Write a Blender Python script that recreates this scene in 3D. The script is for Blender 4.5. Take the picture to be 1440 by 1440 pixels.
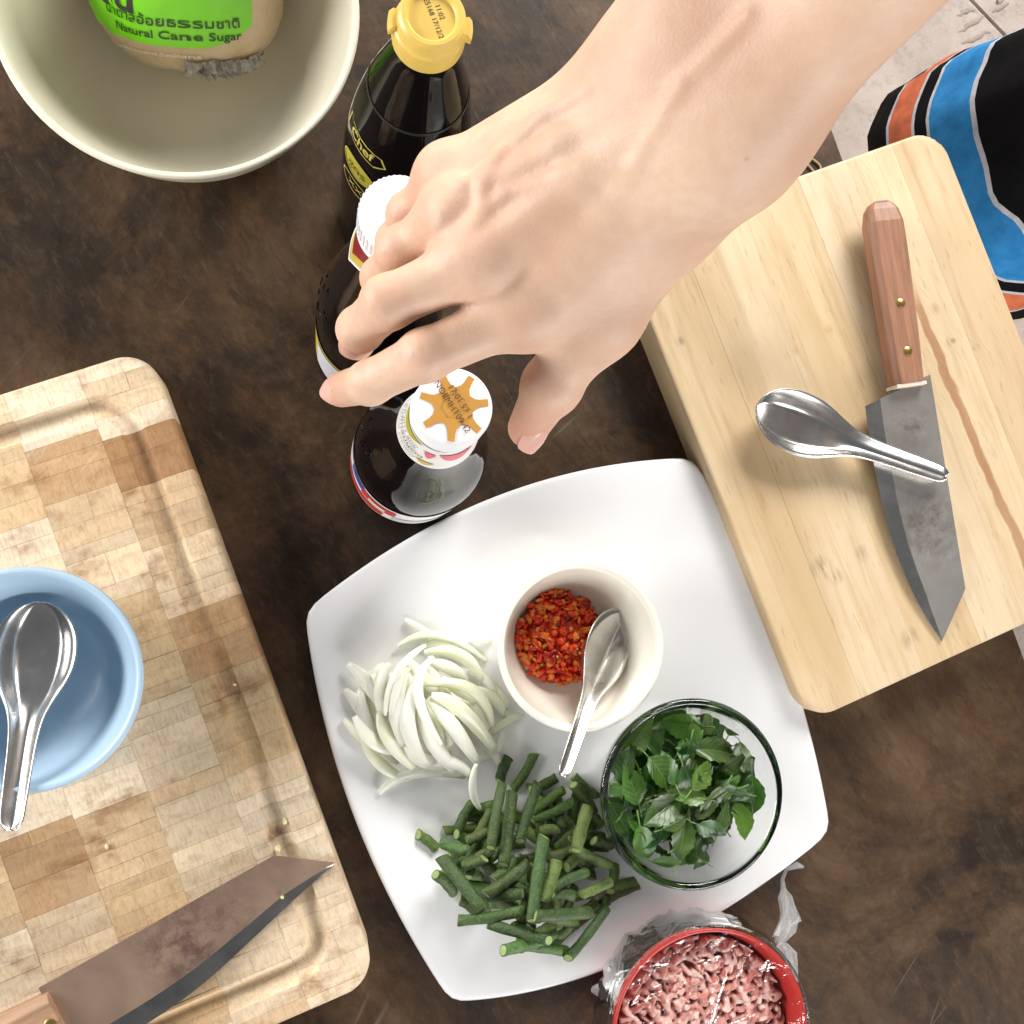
import bpy, math, random
import numpy as np
from mathutils import Vector, Matrix, noise

# ------------------------------------------------------------------ camera, world, lights
scene = bpy.context.scene
for o in list(bpy.data.objects): bpy.data.objects.remove(o)
COL = scene.collection
H = 0.72                       # lens height above the table top
FPX = 1570.0                   # focal length in pixels of the 1440 px photograph
NAD = (450.0, 823.0)           # image point straight below the lens
_v = np.array([720-NAD[0], -(720-NAD[1])]); _L = np.hypot(*_v); TILT = math.atan(_L/FPX)
_d = _v/_L
CR = Matrix.Rotation(TILT, 3, Vector((_d[1], -_d[0], 0)))
if (CR @ Vector((0, 0, -1))).xy.dot(Vector(_d)) < 0:
    CR = Matrix.Rotation(-TILT, 3, Vector((_d[1], -_d[0], 0)))
cam_d = bpy.data.cameras.new('camera'); cam = bpy.data.objects.new('camera', cam_d); COL.objects.link(cam)
cam.matrix_world = Matrix.Translation((0, 0, H)) @ CR.to_4x4()
cam_d.sensor_fit = 'HORIZONTAL'; cam_d.sensor_width = 36; cam_d.lens = 36*FPX/1440
cam_d.clip_start = 0.01; cam_d.clip_end = 50
scene.camera = cam
scene.render.resolution_x = 1024; scene.render.resolution_y = 1024

w = bpy.data.worlds.new('World'); scene.world = w; w.use_nodes = True
w.node_tree.nodes['Background'].inputs['Color'].default_value = (0.93, 0.96, 1.0, 1)
w.node_tree.nodes['Background'].inputs['Strength'].default_value = 0.17

def area(name, loc, target, size, power, col):
    l = bpy.data.lights.new(name, 'AREA'); l.shape = 'RECTANGLE'; l.size, l.size_y = size
    l.energy = power; l.color = col
    o = bpy.data.objects.new(name, l); COL.objects.link(o); o.location = loc
    o.rotation_euler = (Vector(target)-Vector(loc)).to_track_quat('-Z', 'Y').to_euler()
    return o
area('key_light', (0.85, 1.75, 1.10), (0.1, 0, 0), (1.1, 0.7), 62, (1.0, 0.975, 0.93))
area('side_light', (-1.8, 0.45, 0.80), (0, 0, 0.1), (1.4, 0.8), 56, (1.0, 0.98, 0.95))
area('front_light', (1.1, -1.75, 0.75), (0.2, 0, 0.1), (1.6, 0.8), 46, (1.0, 0.98, 0.96))

vs = scene.view_settings
vs.view_transform = 'Standard'; vs.look = 'None'; vs.exposure = 0.12; vs.gamma = 1.0; vs.use_curve_mapping = False

# ------------------------------------------------------------------ helpers
CRn = np.array(CR)
def P(u, v, z=0.0):
    """photograph pixel + height -> point in the place"""
    r = CRn @ np.array([(u-720)/FPX, -(v-720)/FPX, -1.0]); s = (z-H)/r[2]
    return Vector((r[0]*s, r[1]*s, z))
def V(*a): return Vector(a)
def lerp(a, b, t): return a+(b-a)*t
def sstep(a, b, x):
    t = min(1, max(0, (x-a)/(b-a))); return t*t*(3-2*t)
def interp(x, xs, ys): return float(np.interp(x, xs, ys))
def nz(x, y, z=0.0): return noise.noise(Vector((x, y, z)))

def mesh(name, verts, faces, mats=None, fm=None, smooth=True):
    me = bpy.data.meshes.new(name); me.from_pydata([tuple(v) for v in verts], [], faces)
    if mats:
        for m in (mats if isinstance(mats, (list, tuple)) else [mats]): me.materials.append(m)
    if fm is not None: me.polygons.foreach_set('material_index', fm)
    me.polygons.foreach_set('use_smooth', [smooth]*len(me.polygons)); me.update()
    return me
def link(name, me, parent=None, origin=None):
    o = bpy.data.objects.new(name, me); COL.objects.link(o)
    if parent is not None: o.parent = parent
    if origin is not None: o.location = origin
    return o
def world_loc(o):
    l = Vector(o.location)
    while o.parent is not None: o = o.parent; l = l+Vector(o.location)
    return l
def obj(name, verts, faces, mats, parent=None, origin=None, smooth=True, fm=None, sharp=None):
    """verts are given in world coordinates; the object's origin is set at `origin`"""
    org = Vector(origin) if origin is not None else Vector((0, 0, 0))
    tot = org + (world_loc(parent) if parent is not None else Vector((0, 0, 0)))
    o = link(name, mesh(name, [(v[0]-tot.x, v[1]-tot.y, v[2]-tot.z) for v in verts], faces, mats, fm, smooth), parent, org)
    if sharp:
        o.data.set_sharp_from_angle(angle=math.radians(sharp))
    return o
def thing(name, label, cat, loc, group=None):
    o = bpy.data.objects.new(name, None); COL.objects.link(o); o.location = loc; o.empty_display_size = 0.02
    return tag(o, label, cat, group)
def tag(o, label, cat, group=None, kind=None):
    o['label'] = label; o['category'] = cat
    if group: o['group'] = group
    if kind: o['kind'] = kind
    return o

# ---- material helper
class NT:
    def __init__(s, name):
        s.m = bpy.data.materials.new(name); s.m.use_nodes = True; s.t = s.m.node_tree; s.t.nodes.clear()
        s.out = s.n('ShaderNodeOutputMaterial')
    def n(s, typ, **kw):
        nd = s.t.nodes.new(typ)
        for k, v in kw.items():
            if k.startswith('i_'):
                nd.inputs[k[2:].replace('_', ' ')].default_value = v
            else: setattr(nd, k, v)
        return nd
    def l(s, a, b): s.t.links.new(a, b)
    def bsdf(s, **kw):
        b = s.n('ShaderNodeBsdfPrincipled'); s.b = b
        for k, v in kw.items(): b.inputs[k.replace('_', ' ')].default_value = v
        s.l(b.outputs[0], s.out.inputs[0]); return b
    def pos(s, scale=(1, 1, 1), rotz=0.0, kind='geo'):
        mp = s.n('ShaderNodeMapping'); mp.vector_type = 'POINT'
        mp.inputs['Scale'].default_value = scale; mp.inputs['Rotation'].default_value = (0, 0, rotz)
        if kind == 'geo': src = s.n('ShaderNodeNewGeometry').outputs['Position']
        else: src = s.n('ShaderNodeTexCoord').outputs['Object']
        if rotz:                                   # rotate first, then stretch
            m0 = s.n('ShaderNodeMapping'); m0.inputs['Rotation'].default_value = (0, 0, rotz)
            s.l(src, m0.inputs[0]); src = m0.outputs[0]; mp.inputs['Rotation'].default_value = (0, 0, 0)
        s.l(src, mp.inputs[0]); return mp.outputs[0]
    def noise(s, vec, scale, detail=4, rough=0.55, dist=0.0):
        t = s.n('ShaderNodeTexNoise'); t.inputs['Scale'].default_value = scale; t.inputs['Detail'].default_value = detail
        t.inputs['Roughness'].default_value = rough; t.inputs['Distortion'].default_value = dist
        if vec is not None: s.l(vec, t.inputs['Vector'])
        return t.outputs['Fac']
    def vor(s, vec, scale, feature='F1', out='Distance'):
        t = s.n('ShaderNodeTexVoronoi'); t.feature = feature; t.inputs['Scale'].default_value = scale
        if vec is not None: s.l(vec, t.inputs['Vector'])
        return t.outputs[out]
    def ramp(s, fac, stops, interp='LINEAR'):
        r = s.n('ShaderNodeValToRGB'); r.color_ramp.interpolation = interp
        el = r.color_ramp.elements
        while len(el) < len(stops): el.new(0.5)
        for e, (p, c) in zip(el, stops):
            e.position = p; e.color = (c[0], c[1], c[2], 1) if not isinstance(c, (int, float)) else (c, c, c, 1)
        s.l(fac, r.inputs[0]); return r.outputs[0]
    def mix(s, fac, a, b, mode='MIX'):
        m = s.n('ShaderNodeMix'); m.data_type = 'RGBA'; m.blend_type = mode
        for i, x in ((0, fac), (6, a), (7, b)):
            if isinstance(x, (int, float)): m.inputs[i].default_value = x
            elif isinstance(x, (tuple, list)): m.inputs[i].default_value = (*x[:3], 1)
            else: s.l(x, m.inputs[i])
        return m.outputs[2]
    def math(s, op, a, b=0.0, clamp=False):
        m = s.n('ShaderNodeMath'); m.operation = op; m.use_clamp = clamp
        for i, x in ((0, a), (1, b)):
            if isinstance(x, (int, float)): m.inputs[i].default_value = x
            else: s.l(x, m.inputs[i])
        return m.outputs[0]
    def spot(s, c, rad, soft=0.5):
        """1 inside a spot of radius rad round the point c, fading out"""
        v = s.n('ShaderNodeVectorMath'); v.operation = 'DISTANCE'
        g = s.n('ShaderNodeNewGeometry').outputs['Position']; s.l(g, v.inputs[0]); v.inputs[1].default_value = c
        mr = s.n('ShaderNodeMapRange'); mr.inputs[1].default_value = rad*(1+soft); mr.inputs[2].default_value = rad*(1-soft)
        s.l(v.outputs['Value'], mr.inputs[0]); return mr.outputs[0]
    def bump(s, h, strength=0.2, dist=0.001):
        b = s.n('ShaderNodeBump'); b.inputs['Strength'].default_value = strength; b.inputs['Distance'].default_value = dist
        s.l(h, b.inputs['Height']); s.l(b.outputs[0], s.b.inputs['Normal']); return b
def plain(name, col, rough=0.4, metal=0.0, vary=0.06, vscale=60, bump=0.0, bscale=300, **kw):
    m = NT(name); m.bsdf(Roughness=rough, Metallic=metal, **kw)
    p = m.pos(); f = m.noise(p, vscale, 3)
    c = m.mix(f, [x*(1-vary) for x in col], [min(1, x*(1+vary)) for x in col]); m.l(c, m.b.inputs['Base Color'])
    r = m.noise(p, vscale*2.3, 3)
    rr = m.n('ShaderNodeMapRange'); rr.inputs[3].default_value = max(0, rough-0.07); rr.inputs[4].default_value = rough+0.07
    m.l(r, rr.inputs[0]); m.l(rr.outputs[0], m.b.inputs['Roughness'])
    if bump: m.bump(m.noise(p, bscale, 3), bump, 0.0006)
    return m.m

# ---- shape helpers
def lathe(profile, c, seg=64, closed=False):
    """profile: (r, z) list; c: centre"""
    vs_, fs = [], []
    for r, z in profile:
        for k in range(seg):
            a = 2*math.pi*k/seg; vs_.append((c[0]+r*math.cos(a), c[1]+r*math.sin(a), c[2]+z))
    n = len(profile)
    for i in range(n-1):
        for k in range(seg):
            a, b = i*seg+k, i*seg+(k+1) % seg; fs.append((a, b, b+seg, a+seg))
    if profile[0][0] > 1e-6 and not closed: fs.append(tuple(range(seg))[::-1])
    if profile[-1][0] > 1e-6 and not closed: fs.append(tuple((n-1)*seg+k for k in range(seg)))
    return vs_, fs
def smooth_profile(pts, n=6):
    """Catmull-Rom through (r, z) points"""
    out = []
    p = [pts[0]]+list(pts)+[pts[-1]]
    for i in range(1, len(p)-2):
        for k in range(n):
            t = k/n; a, b, c, d = (np.array(q) for q in p[i-1:i+3])
            out.append(tuple(0.5*((2*b)+(c-a)*t+(2*a-5*b+4*c-d)*t*t+(3*b-a-3*c+d)*t**3)))
    out.append(tuple(pts[-1])); return [(max(0.0, r), z) for r, z in out]
def tube(points, radii, seg=10, caps=True):
    vs_, fs = [], []; n = len(points); up = Vector((0, 0, 1))
    pts = [Vector(p) for p in points]
    for i, p in enumerate(pts):
        t = (pts[min(n-1, i+1)]-pts[max(0, i-1)]).normalized()
        a = t.cross(up)
        if a.length < 1e-4: a = t.cross(Vector((1, 0, 0)))
        a.normalize(); b = a.cross(t); r = radii[i] if hasattr(radii, '__len__') else radii
        for k in range(seg):
            q = 2*math.pi*k/seg; vs_.append(p+a*(r*math.cos(q))+b*(r*math.sin(q)))
    for i in range(n-1):
        for k in range(seg):
            a, b = i*seg+k, i*seg+(k+1) % seg; fs.append((a, b, b+seg, a+seg))
    if caps: fs.append(tuple(range(seg))[::-1]); fs.append(tuple((n-1)*seg+k for k in range(seg)))
    return vs_, fs
def box(c, s, rz=0.0):
    x, y, z = s[0]/2, s[1]/2, s[2]/2; R = Matrix.Rotation(rz, 3, 'Z')
    vs_ = [Vector(c)+R@Vector((a*x, b*y, e*z)) for e in (-1, 1) for a, b in ((-1, -1), (1, -1), (1, 1), (-1, 1))]
    return vs_, [(3, 2, 1, 0), (4, 5, 6, 7), (0, 1, 5, 4), (1, 2, 6, 5), (2, 3, 7, 6), (3, 0, 4, 7)]
def merge(parts):
    vs_, fs = [], []
    for v, f in parts:
        o = len(vs_); vs_ += list(v); fs += [tuple(i+o for i in q) for q in f]
    return vs_, fs
def text2d(s, size=1.0, bold=0.0, spacing=1.0):
    c = bpy.data.curves.new('lettering', 'FONT'); c.body = s; c.size = size; c.align_x = 'CENTER'; c.align_y = 'CENTER'
    c.offset = bold; c.resolution_u = 3; c.space_character = spacing
    o = bpy.data.objects.new('lettering', c); COL.objects.link(o)
    dg = bpy.context.evaluated_depsgraph_get(); me = o.evaluated_get(dg).to_mesh()
    v = [tuple(x.co) for x in me.vertices]; f = [tuple(p.vertices) for p in me.polygons]
    o.evaluated_get(dg).to_mesh_clear(); bpy.data.objects.remove(o); bpy.data.curves.remove(c)
    return v, f
def poly_fan(pts, rings=5):
    """filled flat polygon, in rings so that it can follow a curved skin"""
    n = len(pts); c = np.mean(np.array([p[:2] for p in pts]), axis=0); vs_, fs = [], []
    for r in range(rings):
        for p in pts: q = c+(np.array(p[:2])-c)*(1-r/rings); vs_.append((q[0], q[1], 0))
    vs_.append((c[0], c[1], 0))
    for r in range(rings-1):
        for i in range(n): a, b = r*n+i, r*n+(i+1) % n; fs.append((a, b, b+n, a+n))
    fs += [((rings-1)*n+i, (rings-1)*n+(i+1) % n, rings*n) for i in range(n)]
    return vs_, fs
def ring2d(pts, width):
    """outline band of a closed polygon"""
    n = len(pts); c = np.mean(np.array([p[:2] for p in pts]), axis=0); vs_ = []
    for p in pts:
        d = np.array(p[:2])-c; L = np.hypot(*d); q = c+d*(1-width/L); vs_ += [(*p[:2], 0), (q[0], q[1], 0)]
    return vs_, [(2*i, 2*((i+1) % n), 2*((i+1) % n)+1, 2*i+1) for i in range(n)]
def oval(a, b, n=32, c=(0, 0)): return [(c[0]+a*math.cos(2*math.pi*k/n), c[1]+b*math.sin(2*math.pi*k/n)) for k in range(n)]

class Pile:
    """height map used to lay pieces on top of each other"""
    def __init__(s, x0, x1, y0, y1, base, step=0.001):
        s.x0, s.y0, s.st = x0, y0, step; s.nx, s.ny = int((x1-x0)/step)+2, int((y1-y0)/step)+2
        xs = x0+np.arange(s.nx)*step; ys = y0+np.arange(s.ny)*step
        s.X, s.Y = np.meshgrid(xs, ys, indexing='ij'); s.h = base(s.X, s.Y)
    def at(s, x, y):
        i = np.clip(((np.asarray(x)-s.x0)/s.st+0.5).astype(int), 0, s.nx-1); j = np.clip(((np.asarray(y)-s.y0)/s.st+0.5).astype(int), 0, s.ny-1)
        return s.h[i, j]
    def lay(s, pts, hw, ht, maxtilt=0.45, sink=0.0, round_=True):
        """pts: xy centre line; hw half width, ht half height. returns z for every point"""
        pts = np.array([(p[0], p[1]) for p in pts]); n = len(pts)
        tg = np.gradient(pts, axis=0); tg /= np.linalg.norm(tg, axis=1)[:, None]+1e-9; nn = np.stack([-tg[:, 1], tg[:, 0]], 1)
        offs = np.linspace(-1, 1, 7); c = np.full(n, -1e9)
        for o in offs:
            hh = s.at(pts[:, 0]+nn[:, 0]*o*hw, pts[:, 1]+nn[:, 1]*o*hw)
            c = np.maximum(c, hh+(ht*math.sqrt(max(0.0, 1-o*o)) if round_ else ht))
        ch = pts[-1]-pts[0]; L = np.hypot(*ch)+1e-9; t = (pts-pts.mean(0))@(ch/L)
        best = None
        for b in np.linspace(-maxtilt, maxtilt, 25):
            a = np.max(c-b*t); k = a+0.0006*abs(b)
            if best is None or k < best[0]: best = (k, a, b)
        z = best[1]+best[2]*t-sink
        for i in range(n):
            m = np.hypot(s.X-pts[i, 0], s.Y-pts[i, 1]); q = m < hw
            s.h[q] = np.maximum(s.h[q], z[i]+(ht*np.sqrt(np.maximum(0, 1-(m[q]/hw)**2)) if round_ else ht))
        return z

# ------------------------------------------------------------------ the setting: floor and table
TA = math.radians(-70.1)                                  # direction of the table's long edge
def m_floor():
    m = NT('concrete'); m.bsdf(Roughness=0.85); p = m.pos()
    a = m.noise(p, 9, 6, 0.65); b = m.noise(p, 70, 5, 0.7)
    c = m.ramp(a, [(0.3, (0.40, 0.33, 0.29)), (0.55, (0.54, 0.46, 0.41)), (0.75, (0.60, 0.54, 0.49))])
    c = m.mix(m.ramp(b, [(0.35, 0.55), (0.5, 1.0)]), (0.30, 0.24, 0.20), c); m.l(c, m.b.inputs['Base Color'])
    m.bump(b, 0.5, 0.004); return m.m
def m_table():
    m = NT('dark_laminate'); m.bsdf(Roughness=0.5); m.b.inputs['Specular IOR Level'].default_value = 0.28
    p = m.pos(); ps = m.pos((1, 0.35, 1), math.radians(-32))
    a = m.noise(p, 7.0, 11, 0.74, 0.5); b = m.noise(ps, 38, 7, 0.72, 0.3); d = m.noise(ps, 170, 5, 0.75)
    c = m.ramp(a, [(0.33, (0.008, 0.005, 0.003)), (0.44, (0.026, 0.0150, 0.0085)), (0.54, (0.080, 0.043, 0.020)), (0.68, (0.150, 0.098, 0.055))])
    c = m.mix(m.ramp(b, [(0.42, 0.0), (0.66, 0.5)]), c, (0.062, 0.039, 0.022))
    c = m.mix(m.ramp(d, [(0.53, 0.0), (0.68, 0.38)]), c, (0.125, 0.084, 0.050))
    c = m.mix(m.ramp(m.noise(p, 22, 5, 0.7), [(0.5, 0.0), (0.72, 0.5)]), c, (0.030, 0.013, 0.010))
    dk = m.noise(ps, 110, 6, 0.8, 0.6); c = m.mix(m.ramp(dk, [(0.52, 0.0), (0.66, 0.4)]), c, (0.012, 0.007, 0.004))
    sc = m.vor(m.pos((1, 0.12, 1), math.radians(35)), 26, 'DISTANCE_TO_EDGE')       # pale scratches
    scm = m.math('MULTIPLY', m.ramp(sc, [(0.0, 1.0), (0.012, 0.0)]), m.ramp(m.noise(p, 14, 2), [(0.58, 0.0), (0.70, 0.55)]))
    c = m.mix(scm, c, (0.20, 0.16, 0.125)); m.l(c, m.b.inputs['Base Color'])
    rr = m.n('ShaderNodeMapRange'); rr.inputs[3].default_value = 0.36; rr.inputs[4].default_value = 0.62
    m.l(b, rr.inputs[0]); m.l(rr.outputs[0], m.b.inputs['Roughness'])
    m.bump(m.math('ADD', d, b), 0.22, 0.0008); return m.m
M_FLOOR, M_TABLE = m_floor(), m_table()
FZ = -0.75
ex = Vector((math.cos(TA), math.sin(TA), 0)); ey = Vector((-ex.y, ex.x, 0))      # along / across the table (ey points away from it)
floor = thing('floor', 'bare pinkish grey concrete floor', 'floor', (0, 0, FZ)); del floor['label']; del floor['category']; floor['kind'] = 'structure'
fj = P(1385, 20, FZ)                                       # a joint between two slabs shows beside the table
fd = (P(1405, 42, FZ)-P(1365, 0, FZ)).normalized(); fn = Vector((-fd.y, fd.x, 0))
for sgn, (w0, w1) in ((1, (0.003, 3.0)), (-1, (0.003, 3.0))):
    c = fj+fn*sgn*(w0+w1)/2
    v, f = box((c.x, c.y, FZ-0.03), (6.0, w1-w0, 0.06), math.atan2(fd.y, fd.x)); obj('slab', v, f, M_FLOOR, floor, smooth=False)
v, f = box((fj.x, fj.y, FZ-0.06), (6.0, 0.2, 0.1), math.atan2(fd.y, fd.x)); obj('joint_filler', v, f, plain('joint_dirt', (0.12, 0.1, 0.085), 0.9), floor, smooth=False)
# tooled grooves pressed into the concrete: small raised ridges of cement
M_RIDGE = plain('cement_ridge', (0.40, 0.34, 0.30), 0.9, vary=0.2, bump=0.6)
for k, (u0, v0, u1, v1) in enumerate(((1345, 22, 1372, 12), (1348, 45, 1385, 22), (1352, 62, 1392, 45), (1395, 18, 1418, 4), (1400, 6, 1412, -4))):
    a, b = P(u0, v0, FZ), P(u1, v1, FZ); n = 7
    pts = [a.lerp(b, i/(n-1))+Vector((nz(i*.7, k)*0.006, nz(i*.7, k+9)*0.006, -0.0016)) for i in range(n)]
    v, f = tube(pts, [0.002+0.003*math.sin(math.pi*i/(n-1)) for i in range(n)], 6); obj('cement_ridge', v, f, M_RIDGE, floor)

e0 = P(1165, 165, 0); TH = 0.028
e0 = e0 - ex*0.55                                          # far corner of the visible edge
table = thing('table', 'dark brown mottled laminate table under all the food and bottles', 'table', e0-ey*0.5+ex*0.7+Vector((0, 0, FZ)))
def prism(poly, z0, z1, bev=0.002):
    n = len(poly); c = sum((Vector(p) for p in poly), Vector((0, 0, 0)))/n; vs_ = []
    for z, inset in ((z0, 0), (z1-bev, 0), (z1, bev)):
        for p in poly:
            q = Vector(p); d = (c-q).normalized()*inset*1.4; vs_.append((q.x+d.x, q.y+d.y, z))
    fs = [tuple(range(n))[::-1], tuple(range(2*n, 3*n))]
    for i in range(n):
        for r in (0, 1): a, b = r*n+i, r*n+(i+1) % n; fs.append((a, b, b+n, a+n))
    return vs_, fs
TL, TW = 1.40, 1.05
poly = [e0, e0-ey*TW, e0-ey*TW+ex*TL, e0+ex*TL]
if (poly[1]-poly[0]).cross(poly[2]-poly[1]).z < 0: poly = poly[::-1]
v, f = prism(poly, -TH, 0); obj('table_top', v, f, M_TABLE, table, smooth=False)
M_TLEG = plain('table_steel', (0.03, 0.028, 0.026), 0.45)
for a in (0.07, TL-0.07):
    for b in (0.07, TW-0.07):
        q = e0+ex*a-ey*b; v, f = box((q.x, q.y, (FZ-TH)/2), (0.04, 0.04, -FZ-TH), TA); obj('leg', v, f, M_TLEG, table, smooth=False)

# ------------------------------------------------------------------ cutting boards made of single pieces of wood
def sd_rrect(x, y, hx, hy, r):
    qx, qy = abs(x)-hx+r, abs(y)-hy+r
    return min(max(qx, qy), 0)+math.hypot(max(qx, 0), max(qy, 0))-r
def clamp_rr(x, y, hx, hy, r):
    qx, qy = abs(x)-(hx-r), abs(y)-(hy-r)
    if qx > 0 and qy > 0:
        L = math.hypot(qx, qy)
        if L > r: x = math.copysign(hx-r+qx*r/L, x); y = math.copysign(hy-r+qy*r/L, y)
    return x, y
def wood_piece(name, parent, centre, ang, zt, x0, x1, y0, y1, hx, hy, r, mat_, col, groove=None, dz=0.0, edge=0.003):
    """one stave or block of a board: its own top, with groove and rounded board edge, and its own sides"""
    def lines(a, b, h, fine):
        n = max(1, int(round((b-a)/fine))); L = [a+(b-a)*i/n for i in range(n+1)]
        for s in (-1, 1):
            e = s*h
            if abs(a-e) < 1e-6 or abs(b-e) < 1e-6: L += [e-s*q for q in (0.0006, 0.0015, edge)]
        return sorted(set(round(q, 6) for q in L if a-1e-7 <= q <= b+1e-7))
    fine = 0.05
    if groove:
        gi, gw, gd, gr = groove
        ds = [sd_rrect(xx, yy, hx-gi, hy-gi, gr) for xx in (x0, (x0+x1)/2, x1) for yy in (y0, (y0+y1)/2, y1)]
        if min(ds) < gw and max(ds) > -gw: fine = 0.0016
    corner = (max(abs(x0), abs(x1)) > hx-r and max(abs(y0), abs(y1)) > hy-r)
    if corner: fine = min(fine, 0.0025)
    xs, ys = lines(x0, x1, hx, fine), lines(y0, y1, hy, fine); c, s = math.cos(ang), math.sin(ang)
    vs_, ok = [], []
    for x in xs:
        for y in ys:
            xx, yy = clamp_rr(x, y, hx, hy, r); d = -sd_rrect(xx, yy, hx, hy, r); z = zt+dz
            if d < edge: z -= edge-math.sqrt(max(0, edge**2-(edge-max(d, 0))**2))
            if groove:
                g = abs(sd_rrect(xx, yy, hx-gi, hy-gi, gr))
                if g < gw: z -= gd*math.sqrt(1-(g/gw)**2)
            vs_.append((centre.x+c*xx-s*yy, centre.y+s*xx+c*yy, z))
    nx, ny = len(xs), len(ys); fs = []
    for i in range(nx-1):
        for j in range(ny-1): fs.append((i*ny+j, (i+1)*ny+j, (i+1)*ny+j+1, i*ny+j+1))
    loop = [i*ny for i in range(nx)]+[(nx-1)*ny+j for j in range(1, ny)]+[i*ny+ny-1 for i in range(nx-2, -1, -1)]+[j for j in range(ny-2, 0, -1)]
    b0 = len(vs_)
    for i in loop: vs_.append((vs_[i][0], vs_[i][1], centre.z))
    n = len(loop)
    for k in range(n): fs.append((loop[k], b0+k, b0+(k+1) % n, loop[(k+1) % n]))
    o = obj(name, vs_, fs, mat_, parent, sharp=35); o.color = (*col, 1); return o

def m_endgrain():
    m = NT('end_grain_bamboo'); m.bsdf(Roughness=0.55)
    oi = m.n('ShaderNodeObjectInfo'); a1 = math.radians(-20)
    p = m.pos(); pl = m.pos((1, 0.25, 1), a1); px = m.pos((0.3, 1, 1), a1)
    off = m.n('ShaderNodeVectorMath'); off.operation = 'ADD'; m.l(px, off.inputs[0])
    sc = m.n('ShaderNodeVectorMath'); sc.operation = 'SCALE'; m.l(oi.outputs['Random'], sc.inputs[0]); sc.inputs['Scale'].default_value = 40; m.l(sc.outputs[0], off.inputs[1])
    g = m.noise(off.outputs[0], 95, 6, 0.7, 0.6); big = m.noise(p, 28, 4, 0.6); fine = m.noise(pl, 620, 4, 0.75); mid_ = m.noise(p, 210, 4, 0.7)
    c = m.mix(m.ramp(g, [(0.28, 0.62), (0.55, 1.0), (0.75, 1.12)]), (0, 0, 0), oi.outputs['Color'], 'MIX')
    c = m.mix(1.0, oi.outputs['Color'], m.ramp(g, [(0.28, (0.74, 0.68, 0.60)), (0.48, (0.98, 0.97, 0.96)), (0.72, (1.12, 1.12, 1.12))]), 'MULTIPLY')
    c = m.mix(1.0, c, m.ramp(fine, [(0.34, (0.82, 0.77, 0.70)), (0.52, (1.0, 1.0, 1.0)), (0.7, (1.07, 1.07, 1.07))]), 'MULTIPLY')
    c = m.mix(m.ramp(mid_, [(0.64, 0.0), (0.78, 0.3)]), c, (0.42, 0.25, 0.12))
    st = m.math('MULTIPLY', m.ramp(big, [(0.55, 0.0), (0.66, 0.85)]), m.ramp(g, [(0.35, 1.0), (0.62, 0.25)]))
    c = m.mix(st, c, (0.27, 0.125, 0.045))                       # brown damp stains
    gs = m.ramp(m.noise(p, 17, 4), [(0.58, 0.0), (0.74, 0.3)]); c = m.mix(gs, c, (0.44, 0.36, 0.28))
    wv = m.n('ShaderNodeTexWave'); wv.inputs['Scale'].default_value = 95; wv.inputs['Distortion'].default_value = 14; wv.inputs['Detail'].default_value = 3
    m.l(m.pos((1, 0.16, 1), math.radians(40)), wv.inputs['Vector'])
    sm = m.math('MULTIPLY', m.ramp(wv.outputs['Fac'], [(0.95, 0.0), (1.0, 0.12)]), m.ramp(m.noise(p, 20, 2), [(0.5, 0.0), (0.62, 1.0)]))
    c = m.mix(sm, c, (0.85, 0.76, 0.62)); m.l(c, m.b.inputs['Base Color'])
    m.bump(m.math('ADD', g, fine), 0.25, 0.0006); return m.m
M_END = m_endgrain()
LBZ = 0.035; LBA = math.radians(20.1)                          # left board: short side points right at this angle
lx = Vector((math.cos(LBA), math.sin(LBA), 0)); ly = Vector((-lx.y, lx.x, 0))
def line_x(p, d, q, e):
    den = d.x*e.y-d.y*e.x; t = ((q.x-p.x)*e.y-(q.y-p.y)*e.x)/den; return p+d*t
rt = line_x(P(100, 522, LBZ), lx, P(340, 848, LBZ), ly)          # top right corner (sharp)
rb = line_x(P(400, 1438, LBZ), lx, P(340, 848, LBZ), ly)
LBL = (rt-rb).length; LBW = 0.302
lbc = (rt+rb)/2-lx*LBW/2; lbc.z = 0.0005
lboard = thing('chopping_board', 'end-grain chopping board of pale and brown blocks with a juice groove', 'chopping board', lbc)
random.seed(5)
PAL = [(0.76, 0.60, 0.42), (0.72, 0.555, 0.375), (0.64, 0.46, 0.28), (0.78, 0.645, 0.48), (0.50, 0.315, 0.165), (0.40, 0.22, 0.10), (0.66, 0.47, 0.27)]
ncol = 7; cw = LBW/ncol
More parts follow.
